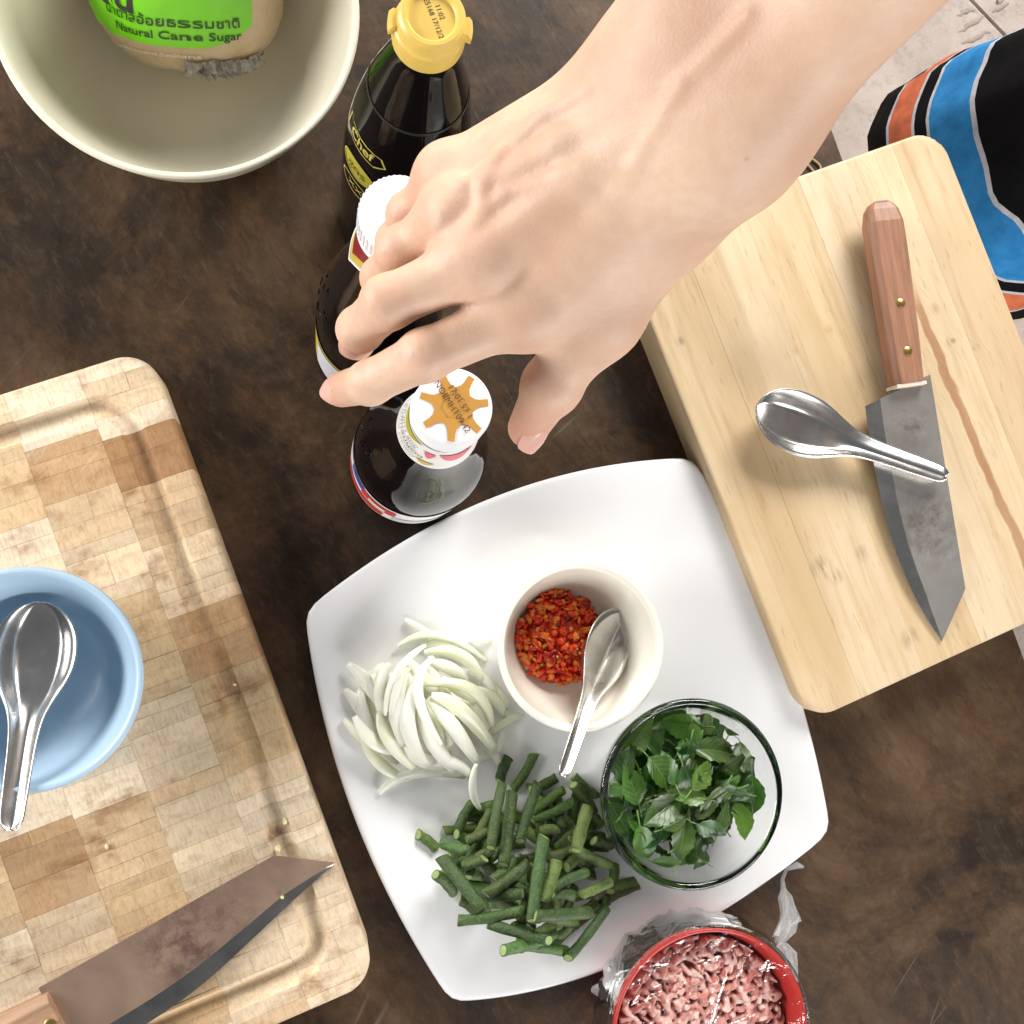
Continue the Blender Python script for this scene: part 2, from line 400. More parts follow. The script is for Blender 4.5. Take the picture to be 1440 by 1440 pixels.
for i in range(ncol):
    x0 = -LBW/2+i*cw; y = -LBL/2; base = random.choice(PAL); run = 0
    while y < LBL/2-1e-6:
        hgt = random.choice([0.0075, 0.0085, 0.0095, 0.011, 0.013, 0.0155, 0.019])
        if LBL/2-(y+hgt) < 0.006: hgt = LBL/2-y
        if run <= 0: base = random.choices(PAL, [6, 5, 3, 5, 1.6, 0.7, 3])[0]; run = random.randint(1, 4)
        if i == ncol-1 and y > LBL/2-0.05 and base in PAL[4:6]: base = PAL[3]
        run -= 1; k = random.uniform(0.88, 1.08); col = tuple(min(0.9, q*k) for q in base)
        halves = [(x0, x0+cw)]
        if random.random() < 0.14: s = random.uniform(0.35, 0.65); halves = [(x0, x0+cw*s), (x0+cw*s, x0+cw)]
        for a, b in halves:
            g = 0.00006
            aa = a if abs(a+LBW/2) < 1e-6 else a+g; bb = b if abs(b-LBW/2) < 1e-6 else b-g
            ya = y if abs(y+LBL/2) < 1e-6 else y+g; yb = LBL/2 if abs(y+hgt-LBL/2) < 1e-6 else y+hgt-g
            kk = random.uniform(0.92, 1.06); cc = tuple(min(0.9, q*kk) for q in col)
            wood_piece('block', lboard, lbc, LBA, LBZ, aa, bb, ya, yb, LBW/2, LBL/2, 0.021, M_END, cc, groove=(0.0250, 0.0066, 0.0062, 0.018), dz=random.uniform(-0.00012, 0.00012))
        y += hgt

RBZ = 0.030; RBA = math.radians(20.9+0.7)
rx = Vector((math.cos(RBA), math.sin(RBA), 0)); ry = Vector((-rx.y, rx.x, 0))
c_tr = line_x(P(1175, 229, RBZ), rx, P(1390, 357, RBZ), ry); c_tl = line_x(P(1175, 229, RBZ), rx, P(1012, 700, RBZ), ry)
c_bl = line_x(P(1310, 938, RBZ), rx, P(1012, 700, RBZ), ry)
RBW = (c_tr-c_tl).length; RBL = (c_tl-c_bl).length
rbc = (c_tr+c_bl)/2; rbc = c_tl+(rx*RBW-ry*RBL)/2; rbc.z = 0.0005
def m_plank():
    m = NT('rubberwood'); m.bsdf(Roughness=0.5); oi = m.n('ShaderNodeObjectInfo')
    ra = -RBA; p = m.pos(); gl = m.pos((1, 0.07, 1), ra); gm = m.pos((1, 0.16, 1), ra)
    a = m.noise(gl, 130, 6, 0.65, 0.5); b = m.noise(gm, 26, 5, 0.6, 0.8); big = m.noise(p, 11, 4, 0.6)
    c = m.mix(1.0, oi.outputs['Color'], m.ramp(b, [(0.3, (0.84, 0.78, 0.68)), (0.52, (1.0, 1.0, 1.0)), (0.75, (1.10, 1.12, 1.14))]), 'MULTIPLY')
    c = m.mix(1.0, c, m.ramp(a, [(0.3, (0.83, 0.78, 0.70)), (0.5, (1.0, 1.0, 1.0))]), 'MULTIPLY')
    c = m.mix(m.ramp(big, [(0.46, 0.0), (0.70, 0.65)]), c, (0.58, 0.41, 0.22))
    pores = m.noise(m.pos((1, 0.12, 1), ra), 520, 2, 0.5); c = m.mix(m.ramp(pores, [(0.64, 0.0), (0.74, 0.45)]), c, (0.36, 0.23, 0.11))
    # brown heartwood streak running the length of the board
    sep = m.n('ShaderNodeSeparateXYZ'); m.l(m.pos((1, 1, 1), math.radians(-(math.degrees(math.atan2((P(1440, 790, RBZ)-P(1285, 420, RBZ)).y, (P(1440, 790, RBZ)-P(1285, 420, RBZ)).x))))), sep.inputs[0])
    ang = math.atan2((P(1440, 790, RBZ)-P(1285, 420, RBZ)).y, (P(1440, 790, RBZ)-P(1285, 420, RBZ)).x)
    q = P(1340, 545, RBZ); yoff = -q.x*math.sin(ang)+q.y*math.cos(ang)
    wob = m.math('MULTIPLY', m.math('SUBTRACT', m.noise(p, 22, 3), 0.5), 0.012)
    dd = m.math('ABSOLUTE', m.math('ADD', m.math('SUBTRACT', sep.outputs['Y'], yoff), wob))
    stk = m.math('MULTIPLY', m.ramp(m.math('MULTIPLY', dd, 100), [(0.26, 1.0), (0.38, 0.0)]), m.ramp(a, [(0.3, 1.0), (0.7, 0.72)]))
    q0 = P(1280, 400, RBZ); xo = q0.x*math.cos(ang)+q0.y*math.sin(ang)
    stk = m.math('MULTIPLY', stk, m.ramp(m.math('MULTIPLY', m.math('SUBTRACT', sep.outputs['X'], xo), 30), [(0.0, 0.0), (0.5, 1.0)]))
    c = m.mix(stk, c, (0.38, 0.19, 0.085))
    for (u, v_, r_, s_, col) in ((1155, 798, .006, .9, (0.16, 0.11, 0.06)), (1172, 812, .005, .9, (0.13, 0.09, 0.05)), (1282, 898, .006, 1, (0.24, 0.18, 0.11)),
                                 (1335, 482, .0035, .5, (0.035, 0.02, 0.012)), (1341, 479, .0022, .4, (0.035, 0.02, 0.012)), (1373, 489, .003, .5, (0.03, 0.02, 0.012)),
                                 (1167, 465, .0035, .9, (0.50, 0.22, 0.08)), (1114, 494, .0035, .9, (0.46, 0.20, 0.07)), (1212, 778, .0045, .9, (0.30, 0.2, 0.11)), (956, 480, .003, .8, (0.22, 0.17, 0.10)),
                                 (1390, 638, .006, 1, (0.38, 0.26, 0.14)), (1313, 436, .004, .9, (0.42, 0.27, 0.12))):
        sp = m.math('MULTIPLY', m.spot(tuple(P(u, v_, RBZ)), r_*0.8, s_), m.ramp(m.noise(gm, 160, 4, 0.7), [(0.42, 0.0), (0.60, 0.85)])); c = m.mix(sp, c, col)
    wv = m.n('ShaderNodeTexWave'); wv.inputs['Scale'].default_value = 110; wv.inputs['Distortion'].default_value = 12; wv.inputs['Detail'].default_value = 3
    m.l(m.pos((1, 0.1, 1), math.radians(-42)), wv.inputs['Vector'])
    sm = m.math('MULTIPLY', m.ramp(wv.outputs['Fac'], [(0.92, 0.0), (1.0, 0.5)]), m.ramp(m.noise(p, 16, 2), [(0.52, 0.0), (0.64, 1.0)]))
    c = m.mix(sm, c, (0.50, 0.34, 0.16)); m.l(c, m.b.inputs['Base Color'])
    rr = m.n('ShaderNodeMapRange'); rr.inputs[3].default_value = 0.42; rr.inputs[4].default_value = 0.64
    m.l(b, rr.inputs[0]); m.l(rr.outputs[0], m.b.inputs['Roughness'])
    m.bump(m.math('ADD', a, m.math('MULTIPLY', sm, -1.5)), 0.2, 0.0006); return m.m
M_PLANK = m_plank()
rboard = thing('chopping_board', 'smooth pale yellow wooden chopping board with a knife and spoon on it', 'chopping board', rbc)
random.seed(8)
cuts = [0, 0.165, 0.36, 0.545, 0.70, 0.845, 1.0]
tint = [(0.64, 0.485, 0.30), (0.67, 0.52, 0.335), (0.645, 0.485, 0.29), (0.69, 0.545, 0.365), (0.67, 0.515, 0.325), (0.61, 0.45, 0.275)]
for i in range(6):
    a, b = -RBW/2+RBW*cuts[i], -RBW/2+RBW*cuts[i+1]; g = 0.00006
    wood_piece('stave', rboard, rbc, RBA, RBZ, a+(g if i else 0), b-(g if i < 5 else 0), -RBL/2, RBL/2, RBW/2, RBL/2, 0.021, M_PLANK, tint[i], dz=random.uniform(-.00008, .00008), edge=0.0022)

# ------------------------------------------------------------------ plate and bowls
def m_ceramic(name, col, rough=0.18, vary=0.03, coat=0.3):
    m = NT(name); m.bsdf(Roughness=rough); m.b.inputs['Coat Weight'].default_value = coat; m.b.inputs['Coat Roughness'].default_value = 0.08
    p = m.pos(); c = m.mix(m.noise(p, 14, 3), [x*(1-vary) for x in col], [min(1, x*(1+vary)) for x in col]); m.l(c, m.b.inputs['Base Color'])
    r = m.n('ShaderNodeMapRange'); r.inputs[3].default_value = rough*0.7; r.inputs[4].default_value = rough*1.5; m.l(m.noise(p, 40, 4), r.inputs[0]); m.l(r.outputs[0], m.b.inputs['Roughness'])
    m.bump(m.noise(p, 45, 2), 0.05, 0.001); return m.m
M_WHITE = m_ceramic('white_glaze', (0.86, 0.86, 0.87), 0.16)
M_CREAM = m_ceramic('cream_melamine', (0.70, 0.655, 0.53), 0.32, coat=0.1)
M_CREAM2 = m_ceramic('ivory_glaze', (0.80, 0.765, 0.67), 0.2)
M_BLUE = m_ceramic('blue_melamine', (0.42, 0.57, 0.71), 0.3, coat=0.15)
M_RED = plain('red_plastic', (0.47, 0.035, 0.028), 0.28, vary=0.08)

PZ = 0.019
corners = [(430, 860), (975, 645), (1168, 1170), (635, 1408)]
mids = [(698, 699), (1099, 904), (497, 1140), (903, 1342)]
side_mid = {0: (698, 699), 1: (1098, 900), 2: (903, 1342), 3: (497, 1143)}
bound = []
for i in range(4):
    a, b = P(*corners[i], PZ), P(*corners[(i+1) % 4], PZ); mm = P(*side_mid[i], PZ); ctrl = mm*2-(a+b)*0.5
    for k in range(40):
        t = k/40; bound.append(a*(1-t)**2+ctrl*2*t*(1-t)+b*t*t)
for it in range(2):                                         # round the tips of the corners
    bound = [(bound[i-1]+bound[i]*2+bound[(i+1) % len(bound)])*0.25 for i in range(len(bound))]
pc = sum(bound, Vector((0, 0, 0)))/len(bound); pc.z = 0.0
def plate_z(t): return 0.0045+(PZ-0.0045)*sstep(0.42, 1.02, t)**1.25
def plate_surface(x, y):
    """height of the plate's upper face over the table"""
    ang = np.arctan2(np.asarray(y)-pc.y, np.asarray(x)-pc.x); d = np.hypot(np.asarray(x)-pc.x, np.asarray(y)-pc.y)
    ba = np.array([math.atan2(q.y-pc.y, q.x-pc.x) for q in bound]); br = np.array([math.hypot(q.x-pc.x, q.y-pc.y) for q in bound])
    o = np.argsort(ba); R = np.interp(ang, ba[o], br[o], period=2*math.pi); t = np.clip(d/R, 0, 1)
    s = np.clip((t-0.42)/0.60, 0, 1); s = s*s*(3-2*s); return 0.0045+(PZ-0.0045)*s**1.25
vs_, fs = [], []; nb = len(bound); ts = [0.12, 0.25, 0.38, 0.48, 0.56, 0.64, 0.72, 0.79, 0.85, 0.90, 0.945, 0.98, 0.995, 1.003]
rows = [(t, plate_z(t)) for t in ts]
rows[-1] = (1.004, PZ-0.0012)
rows += [(1.0, PZ-0.0034), (0.97, plate_z(0.97)-0.0048), (0.85, plate_z(0.85)-0.005), (0.70, plate_z(0.70)-0.0048), (0.60, 0.003), (0.585, 0.0006), (0.55, 0.0006), (0.54, 0.002), (0.3, 0.002)]
for t, z in rows:
    for q in bound: vs_.append((pc.x+(q.x-pc.x)*t, pc.y+(q.y-pc.y)*t, z))
for r_ in range(len(rows)-1):
    for k in range(nb):
        a, b = r_*nb+k, r_*nb+(k+1) % nb; fs.append((a, a+nb, b+nb, b))
fs.append(tuple(range(nb))); fs.append(tuple((len(rows)-1)*nb+k for k in range(nb))[::-1])
fs = [f_[::-1] for f_ in fs]
plate = tag(obj('plate', vs_, fs, M_WHITE, origin=(pc.x, pc.y, 0)), 'large white square plate with curved sides holding the chopped vegetables', 'plate')

def bowl_profile(R, h, foot, thick=0.004, lip=0.0, shape=2.0):
    """outer wall up, rim, inner wall down"""
    out = [(0.0, 0.002), (foot-0.004, 0.002), (foot-0.002, 0.0), (foot, 0.0), (foot+0.001, 0.003)]
    n = 16
    for i in range(1, n+1):
        t = i/n; out.append((foot+(R-foot)*(t**(1/shape)), 0.003+(h-0.003)*t))
    rim = out[-1]; out += [(R+lip, h+0.0004), (R+lip-thick*0.25, h+0.0012), (R-thick*0.6, h+0.0012), (R-thick*0.95, h+0.0002)]
    for i in range(n-1, 0, -1):
        t = i/n; out.append((foot+(R-foot)*(t**(1/shape))-thick, max(thick*1.1, 0.003+(h-0.003)*t+thick*0.25*(1-t))))
    out += [(max(0.001, foot-thick*1.5), thick*1.02), (foot*0.5, thick), (0.0, thick)]
    return out
def inner_z(R, h, foot, thick, shape, r):
    """height of the inside of the bowl at radius r"""
    rr = r+thick
    if rr <= foot: return thick
    t = ((rr-foot)/(R-foot))**shape
    return max(thick, 0.003+(h-0.003)*min(1, t)+thick*0.25)
def bowl(name, centre, R, h, foot, mat_, label, cat='bowl', thick=0.004, shape=2.0, lip=0.0, seg=96):
    v, f = lathe(bowl_profile(R, h, foot, thick, lip, shape), centre, seg)
    return tag(obj(name, v, f, mat_, origin=centre), label, cat)

# big cream bowl (holds the sugar)
bz = 0.0; q = P(250, 3, 0.098); BB = Vector((q.x, q.y, 0.0003)); BBR = 0.1
bowl('bowl', BB, BBR, 0.097, 0.05, M_CREAM, 'large cream bowl with a packet of sugar standing in it', shape=1.9, thick=0.004)
# blue bowl
q = P(36, 956, LBZ+0.056); BLU = Vector((q.x, q.y, LBZ+0.0002)); BLR = 0.0590
bowl('bowl', BLU, BLR, 0.054, 0.026, M_BLUE, 'pale blue bowl standing on the end-grain chopping board', shape=2.1, thick=0.0032, lip=0.0008)
# small ivory bowl with chilli
q = P(817, 909, 0.0045+0.052); CH = Vector((q.x, q.y, 0.0047)); CHR = 0.0515; CHH = 0.052; CHF = 0.027
bowl('bowl', CH, CHR, CHH, CHF, M_CREAM2, 'small ivory bowl of chopped red chilli on the white plate', shape=2.4, thick=0.0042)
# glass bowl
def m_glass():
    m = NT('clear_glass'); g = m.n('ShaderNodeBsdfGlass'); g.inputs['IOR'].default_value = 1.47; g.inputs['Roughness'].default_value = 0.0
    g.inputs['Color'].default_value = (0.985, 0.995, 0.992, 1); m.l(g.outputs[0], m.out.inputs[0]); return m.m
M_GLASS = m_glass()
q = P(975, 1117, 0.0045+0.058); GB = Vector((q.x, q.y, 0.0049)); GBR = 0.0575; GBH = 0.058; GBF = 0.034
v, f = lathe([(0.0, 0.0012), (GBF-.006, 0.0012), (GBF-.003, 0.0), (GBF, 0.0004)]+[(GBF+(GBR-.001-GBF)*(t/12)**0.45, 0.001+(GBH-0.005)*t/12) for t in range(1, 12)]
             + [(GBR-0.0008, GBH-0.004), (GBR, GBH-0.0025), (GBR-0.0003, GBH-0.0008), (GBR-0.0022, GBH), (GBR-0.0040, GBH-0.0008), (GBR-0.0048, GBH-0.0030)]
             + [(GBF+(GBR-.001-GBF)*(t/12)**0.45-0.0042, 0.005+(GBH-0.008)*t/12) for t in range(11, 0, -1)]+[(GBF-0.010, 0.0046), (0.0, 0.0044)], GB, 96)
gbowl = tag(obj('glass_bowl', v, f, M_GLASS, origin=GB), 'clear glass bowl full of green basil leaves on the plate', 'bowl')
def glass_inner(r):
    rr = r+0.0042
    if rr <= GBF: return 0.0048
    return 0.0055+(GBH-0.008)*min(1, ((rr-GBF)/(GBR-.001-GBF)))**(1/0.45)
# red bowl
q = P(1000, 1452, 0.055); RED = Vector((q.x, q.y, 0.0003)); RDR = 0.0612; RDH = 0.054
v, f = lathe(bowl_profile(RDR, RDH, 0.036, 0.0020, 0.0006, 2.2), RED, 96)
rbowl = tag(obj('bowl', v, f, M_RED, origin=RED), 'red plastic bowl of minced pork wrapped in cling film', 'bowl')

# ------------------------------------------------------------------ bottles
def m_bottle(name, col, rough=0.06):
    m = NT(name); m.bsdf(Roughness=rough); m.b.inputs['Base Color'].default_value = (*col, 1); m.b.inputs['Specular IOR Level'].default_value = 0.16
    p = m.pos(); c = m.mix(m.noise(p, 60, 3), col, [x*1.5 for x in col]); m.l(c, m.b.inputs['Base Color'])
    m.bump(m.noise(p, 55, 2), 0.07, 0.002); return m.m
M_SOY = m_bottle('soy_filled_glass', (0.004, 0.003, 0.003))
M_DARKGL = m_bottle('empty_dark_glass', (0.020, 0.020, 0.016), 0.08)
M_GOLDCAP = plain('gold_plastic', (0.70, 0.49, 0.115), 0.34, vary=0.06, vscale=120, bump=0.05)
M_WCAP = plain('white_plastic', (0.83, 0.83, 0.84), 0.38, vary=0.02)
M_PRINTY = plain('yellow_print', (0.50, 0.42, 0.09), 0.4)
M_OLIVE = plain('olive_print', (0.40, 0.36, 0.035), 0.4)
M_INK = plain('black_ink', (0.035, 0.03, 0.03), 0.5)
M_BROWNINK = plain('brown_ink', (0.10, 0.045, 0.02), 0.5)
M_PAPER = plain('label_paper', (0.80, 0.79, 0.76), 0.45, vary=0.03)
M_CRIMSON = plain('crimson_print', (0.22, 0.010, 0.012), 0.4, vary=0.1)
M_GOLDP = plain('gold_print', (0.55, 0.40, 0.06), 0.33, vary=0.15, vscale=200)
M_AMBER = plain('amber_print', (0.50, 0.26, 0.055), 0.4, vary=0.08)
M_PINK = plain('pink_print', (0.70, 0.12, 0.17), 0.45)
M_BLUEP = plain('blue_print', (0.04, 0.06, 0.32), 0.4)
M_REDP = plain('red_print', (0.55, 0.04, 0.03), 0.4)
M_SILVER = plain('grey_print', (0.62, 0.63, 0.68), 0.4)

def prof_r(profile, z):
    """radius of an outline at height z"""
    zs = [p[1] for p in profile]; rs = [p[0] for p in profile]; return float(np.interp(z, zs, rs))
def wrap(v2, profile, c, ang, z0, off=0.0004, flip=1):
    """lay flat shapes (x along the circumference, y up) on the bottle's skin"""
    out = []
    for x, y, *_ in v2:
        z = z0+y; r = prof_r(profile, z)
        a = ang+flip*x/max(0.008, prof_r(profile, z0)); out.append((c.x+(r+off)*math.cos(a), c.y+(r+off)*math.sin(a), c.z+z))
    return out
def wrap_part(name, parent, shape, profile, c, ang, z0, mat_, off=0.0004):
    v, f = shape; return obj(name, wrap(v, profile, c, ang, z0, off), f, mat_, parent)
def dense_band(a0, a1, z0, z1, profile, c, off, na=40, nz_=6, lower=None):
    vs_, fs = [], []
    for i in range(na+1):
        a = lerp(a0, a1, i/na)
        for j in range(nz_+1):
            zz = lerp(z0 if lower is None else lower(a), z1, j/nz_); r = prof_r(profile, zz)+off
            vs_.append((c.x+r*math.cos(a), c.y+r*math.sin(a), c.z+zz))
    for i in range(na):
        for j in range(nz_):
            a = i*(nz_+1)+j; fs.append((a, a+nz_+1, a+nz_+2, a+1))
    return vs_, fs
def flat_on(v2, c, z, ang, s=1.0):
    ca, sa = math.cos(ang), math.sin(ang); return [(c.x+s*(x*ca-y*sa), c.y+s*(x*sa+y*ca), z) for x, y, *_ in v2]

# --- bottle with the gold cap
q = P(608, 22, 0.270); B1 = Vector((q.x, q.y, 0.0003))
b1 = thing('sauce_bottle', 'dark sauce bottle with gold flip cap and yellow print', 'bottle', B1)
pr1 = smooth_profile([(0.0, 0.0), (0.030, 0.0), (0.0335, 0.004), (0.034, 0.03), (0.034, 0.10), (0.0336, 0.135), (0.031, 0.165), (0.0255, 0.198), (0.0195, 0.222), (0.0158, 0.236), (0.0142, 0.244), (0.0140, 0.254)], 5)
v, f = lathe(pr1, B1, 64); obj('glass_body', v, f, M_SOY, b1)
rngp = [(0.0250, 0.2007), (0.0258, 0.2008), (0.0256, 0.1992), (0.0247, 0.2)]
v, f = lathe([(prof_r(pr1, 0.205)+0.0003, 0.205), (prof_r(pr1, 0.2042)+0.0007, 0.2042), (prof_r(pr1, 0.203)+0.0003, 0.203)], B1, 64, True); obj('seam_ring', v, f, M_DARKGL, b1)
capp = [(0.0, 0.2682), (0.0098, 0.2682), (0.0105, 0.2690), (0.0112, 0.2702), (0.0128, 0.2702), (0.0142, 0.2690), (0.0146, 0.2660), (0.0148, 0.2620), (0.0158, 0.2612), (0.0160, 0.2520), (0.0158, 0.2500), (0.0140, 0.2498), (0.0, 0.2498)]
v, f = lathe(capp[::-1], B1, 64); cap1 = obj('flip_cap', v, f, M_GOLDCAP, b1, sharp=40)
for a in (math.radians(178), math.radians(-3)):               # hinge tab and thumb tab
    tp = []
    for z in (0.2585, 0.2615, 0.2650):
        for k in range(-5, 6): tp.append((B1.x+(0.0182 if z < 0.264 else 0.0165)*math.cos(a+k*0.05), B1.y+(0.0182 if z < 0.264 else 0.0165)*math.sin(a+k*0.05), B1.z+z))
    n = 11; inner = [(B1.x+0.0143*math.cos(a+k*0.05), B1.y+0.0143*math.sin(a+k*0.05), B1.z+z) for z in (0.2585, 0.2650) for k in range(-5, 6)]
    vv = tp+inner; ff = []
    for r_ in (0, 1):
        for k in range(10): ff.append((r_*n+k, r_*n+k+1, (r_+1)*n+k+1, (r_+1)*n+k))
    for k in range(10): ff.append((3*n+k, 3*n+k+1, k+1, k)); ff.append((2*n+k, 2*n+k+1, 4*n+k+1, 4*n+k))
    ff += [(0, n, 2*n, 4*n, 3*n), (10, 3*n+10, 4*n+10, 2*n+10, n+10)]
    obj('tab', vv, ff, M_GOLDCAP, cap1, smooth=False)
v, f = text2d('NOE5168 17/12/21', 0.0031); v = [(x, y+0.0006, 0) for x, y, z in v]; obj('date_print', flat_on(v, B1+V(-0.0005, 0.001, 0), B1.z+0.26835, math.radians(-68)), f, M_INK, cap1)
v, f = text2d('11:02', 0.0031); obj('time_print', flat_on(v, B1+V(0.0032, 0.0026, 0), B1.z+0.26835, math.radians(-68)), f, M_INK, cap1)
PA1 = math.radians(214)
bx_ = [(-0.017, -0.0055), (0.010, -0.0065), (0.0165, -0.001), (0.0135, 0.0055), (-0.017, 0.0055)]
def densify(pts, n=6): return [tuple(np.array(pts[i])*(1-k/n)+np.array(pts[(i+1) % len(pts)])*(k/n)) for i in range(len(pts)) for k in range(n)]
wrap_part('name_frame', b1, ring2d(densify(bx_), 0.0011), pr1, B1, PA1, 0.168, M_PRINTY)
v, f = text2d('Chef', 0.0098, 0.0002); wrap_part('name_print', b1, (v, f), pr1, B1, PA1-0.04, 0.168, M_PRINTY)
wrap_part('oval_badge', b1, poly_fan(oval(0.0132, 0.0092)), pr1, B1, PA1+0.02, 0.142, M_OLIVE)
wrap_part('oval_rim', b1, ring2d(oval(0.0132, 0.0092), 0.0011), pr1, B1, PA1+0.02, 0.142, M_PRINTY, 0.0007)
v, f = text2d('สูตร', 0.0085); wrap_part('badge_print', b1, (v, f), pr1, B1, PA1+0.02, 0.142, M_BROWNINK, 0.0009)
wrap_part('dark_badge_rim', b1, ring2d(oval(0.0135, 0.0088), 0.0012), pr1, B1, PA1+0.05, 0.119, M_PRINTY)
v, f = text2d('XX', 0.0085); wrap_part('dark_badge_print', b1, (v, f), pr1, B1, PA1+0.05, 0.119, M_PRINTY)
wrap_part('small_dot', b1, poly_fan(oval(0.0017, 0.0017, 14)), pr1, B1, math.radians(288), 0.166, M_PRINTY)

# --- bottle with the plain white cap
q = P(563, 301, 0.280); B2 = Vector((q.x, q.y, 0.0003))
b2 = thing('sauce_bottle', 'dark sauce bottle with plain white cap and red gold neck label', 'bottle', B2)
pr2 = smooth_profile([(0.0, 0.0), (0.030, 0.0), (0.0335, 0.004), (0.0338, 0.03), (0.0335, 0.112), (0.0325, 0.140), (0.0275, 0.172), (0.0215, 0.205), (0.0175, 0.232), (0.0150, 0.250), (0.0142, 0.262)], 5)
v, f = lathe(pr2, B2, 64); obj('glass_body', v, f, M_SOY, b2)
v, f = lathe([(0.0, 0.258), (0.0160, 0.258), (0.0168, 0.2586), (0.0170, 0.2625), (0.0166, 0.2632), (0.0166, 0.2775), (0.0160, 0.2793), (0.0145, 0.2800), (0.0, 0.2800)], B2, 72); cap2 = obj('screw_cap', v, f, M_WCAP, b2, sharp=40)
rib = []
for k in range(48):
    a = 2*math.pi*k/48; rib.append(box((B2.x+0.0166*math.cos(a), B2.y+0.0166*math.sin(a), B2.z+0.2702), (0.0009, 0.0008, 0.0135), a))
v, f = merge(rib); obj('cap_ribs', v, f, M_WCAP, cap2, smooth=False)
NA = math.radians(205)
scal = lambda a: 0.224+0.012*abs(math.sin((a-NA)*2.0+0.5))**0.6
v, f = dense_band(NA-2.4, NA+2.4, 0.22, 0.2545, pr2, B2, 0.0006, 90, 6, scal); obj('neck_label', v, f, M_GOLDP, b2)
v, f = dense_band(NA-2.4, NA+2.4, 0.22, 0.2552, pr2, B2, 0.0011, 90, 6, lambda a: scal(a)+0.0095); obj('neck_label_red', v, f, M_CRIMSON, b2)
edge_pts = []
for k in range(91):
    a = NA-2.4+4.8*k/90; z = scal(a); r = prof_r(pr2, z)+0.0007; edge_pts.append((B2.x+r*math.cos(a), B2.y+r*math.sin(a), B2.z+z))
v, f = tube(edge_pts, 0.0005, 6); obj('neck_label_edge', v, f, M_PAPER, b2)
v, f = dense_band(math.radians(150), math.radians(330), 0.030, 0.088, pr2, B2, 0.0005, 60, 4); obj('body_label', v, f, M_GOLDP, b2)
v, f = dense_band(math.radians(197), math.radians(300), 0.034, 0.084, pr2, B2, 0.0009, 50, 4); obj('label_panel', v, f, M_SILVER, b2)

# --- bottle with the starred cap
q = P(638, 572, 0.250); B3 = Vector((q.x, q.y, 0.0003))
b3 = thing('sauce_bottle', 'dark soy bottle with amber wheel pattern on its white cap', 'bottle', B3)
pr3 = smooth_profile([(0.0, 0.0), (0.033, 0.0), (0.0362, 0.004), (0.0370, 0.02), (0.0372, 0.085), (0.0365, 0.105), (0.0335, 0.124), (0.0275, 0.146), (0.0222, 0.168), (0.0188, 0.192), (0.0165, 0.214), (0.0150, 0.228), (0.0145, 0.236)], 5)
v, f = lathe(pr3, B3, 72); obj('glass_body', v, f, M_SOY, b3)
v, f = lathe([(0.0, 0.228), (0.0165, 0.228), (0.0172, 0.2288), (0.0174, 0.2320), (0.0170, 0.2328), (0.0170, 0.2478), (0.0166, 0.2493), (0.0152, 0.2500), (0.0, 0.2500)], B3, 72); cap3 = obj('screw_cap', v, f, M_WCAP, b3, sharp=40)
ca3 = math.radians(-55)
wheel = [poly_fan(oval(0.0084, 0.0084, 36))]
for k in range(7):                                            # six spokes
    a = 2*math.pi*k/7; d = np.array([math.cos(a), math.sin(a)]); n = np.array([-d[1], d[0]]); pts = []
    for s, hw in ((0.0052, 0.0046), (0.0078, 0.0034), (0.0095, 0.0021), (0.0115, 0.0016), (0.0150, 0.0015)): pts.append((s, hw))
    L = [tuple(d*s+n*h) for s, h in pts]; R_ = [tuple(d*s-n*h) for s, h in pts]
    wheel.append(([(*p, 0) for p in L+R_], [(i, i+1, 5+i+1, 5+i) for i in range(4)]))
for k, (v2, f2) in enumerate(wheel):
    obj('wheel_hub' if k == 0 else 'wheel_spoke', flat_on(v2, B3, B3.z+0.25012+0.00004*k, ca3+0.2), f2, M_AMBER, cap3)
for i, s_ in enumerate(('17:01:57 1', 'NOEMHT09.42')):
    v, f = text2d(s_, 0.0040); v = [(x, y+0.0021-0.0042*i, z) for x, y, z in v]; obj('date_print', flat_on(v, B3+V(0.001, 0.001, 0), B3.z+0.2506, math.radians(-57)), f, M_BROWNINK, cap3)
v, f = dense_band(math.radians(120), math.radians(420), 0.186, 0.221, pr3, B3, 0.0006, 80, 6); nl = obj('neck_label', v, f, M_PAPER, b3)
v, f = dense_band(math.radians(150), math.radians(232), 0.2125, 0.2195, pr3, B3, 0.001, 40, 3, lambda a: 0.2195-0.0075*math.sin(math.pi*min(1, max(0, (a-math.radians(150))/math.radians(82))))); obj('olive_wave', v, f, M_OLIVE, nl)
v, f = dense_band(math.radians(262), math.radians(318), 0.205, 0.216, pr3, B3, 0.001, 30, 3, lambda a: 0.216-0.013*abs(math.sin(math.pi*(a-math.radians(262))/math.radians(56)))**0.7); obj('pink_patch', v, f, M_PINK, nl)
v, f = dense_band(math.radians(238), math.radians(258), 0.205, 0.214, pr3, B3, 0.001, 20, 3, lambda a: 0.214-0.010*math.sin(math.pi*(a-math.radians(238))/math.radians(20))); obj('pink_patch', v, f, M_PINK, nl)
v, f = dense_band(math.radians(232), math.radians(262), 0.189, 0.196, pr3, B3, 0.001, 20, 3, lambda a: 0.196-0.006*math.sin(math.pi*(a-math.radians(232))/math.radians(30))); obj('gold_patch', v, f, M_GOLDP, nl)
for zz, s_, sz in ((0.2075, 'ซีอิ๊วขาว สูตร', 0.0042), (0.2005, 'ตราเด็กสมบูรณ์', 0.0052), (0.1935, 'น้ำมันหอย ซอสปรุงรส', 0.0032)):
    v, f = text2d(s_, sz); wrap_part('label_line', nl, (v, f), pr3, B3, math.radians(190), zz, M_INK, 0.001)
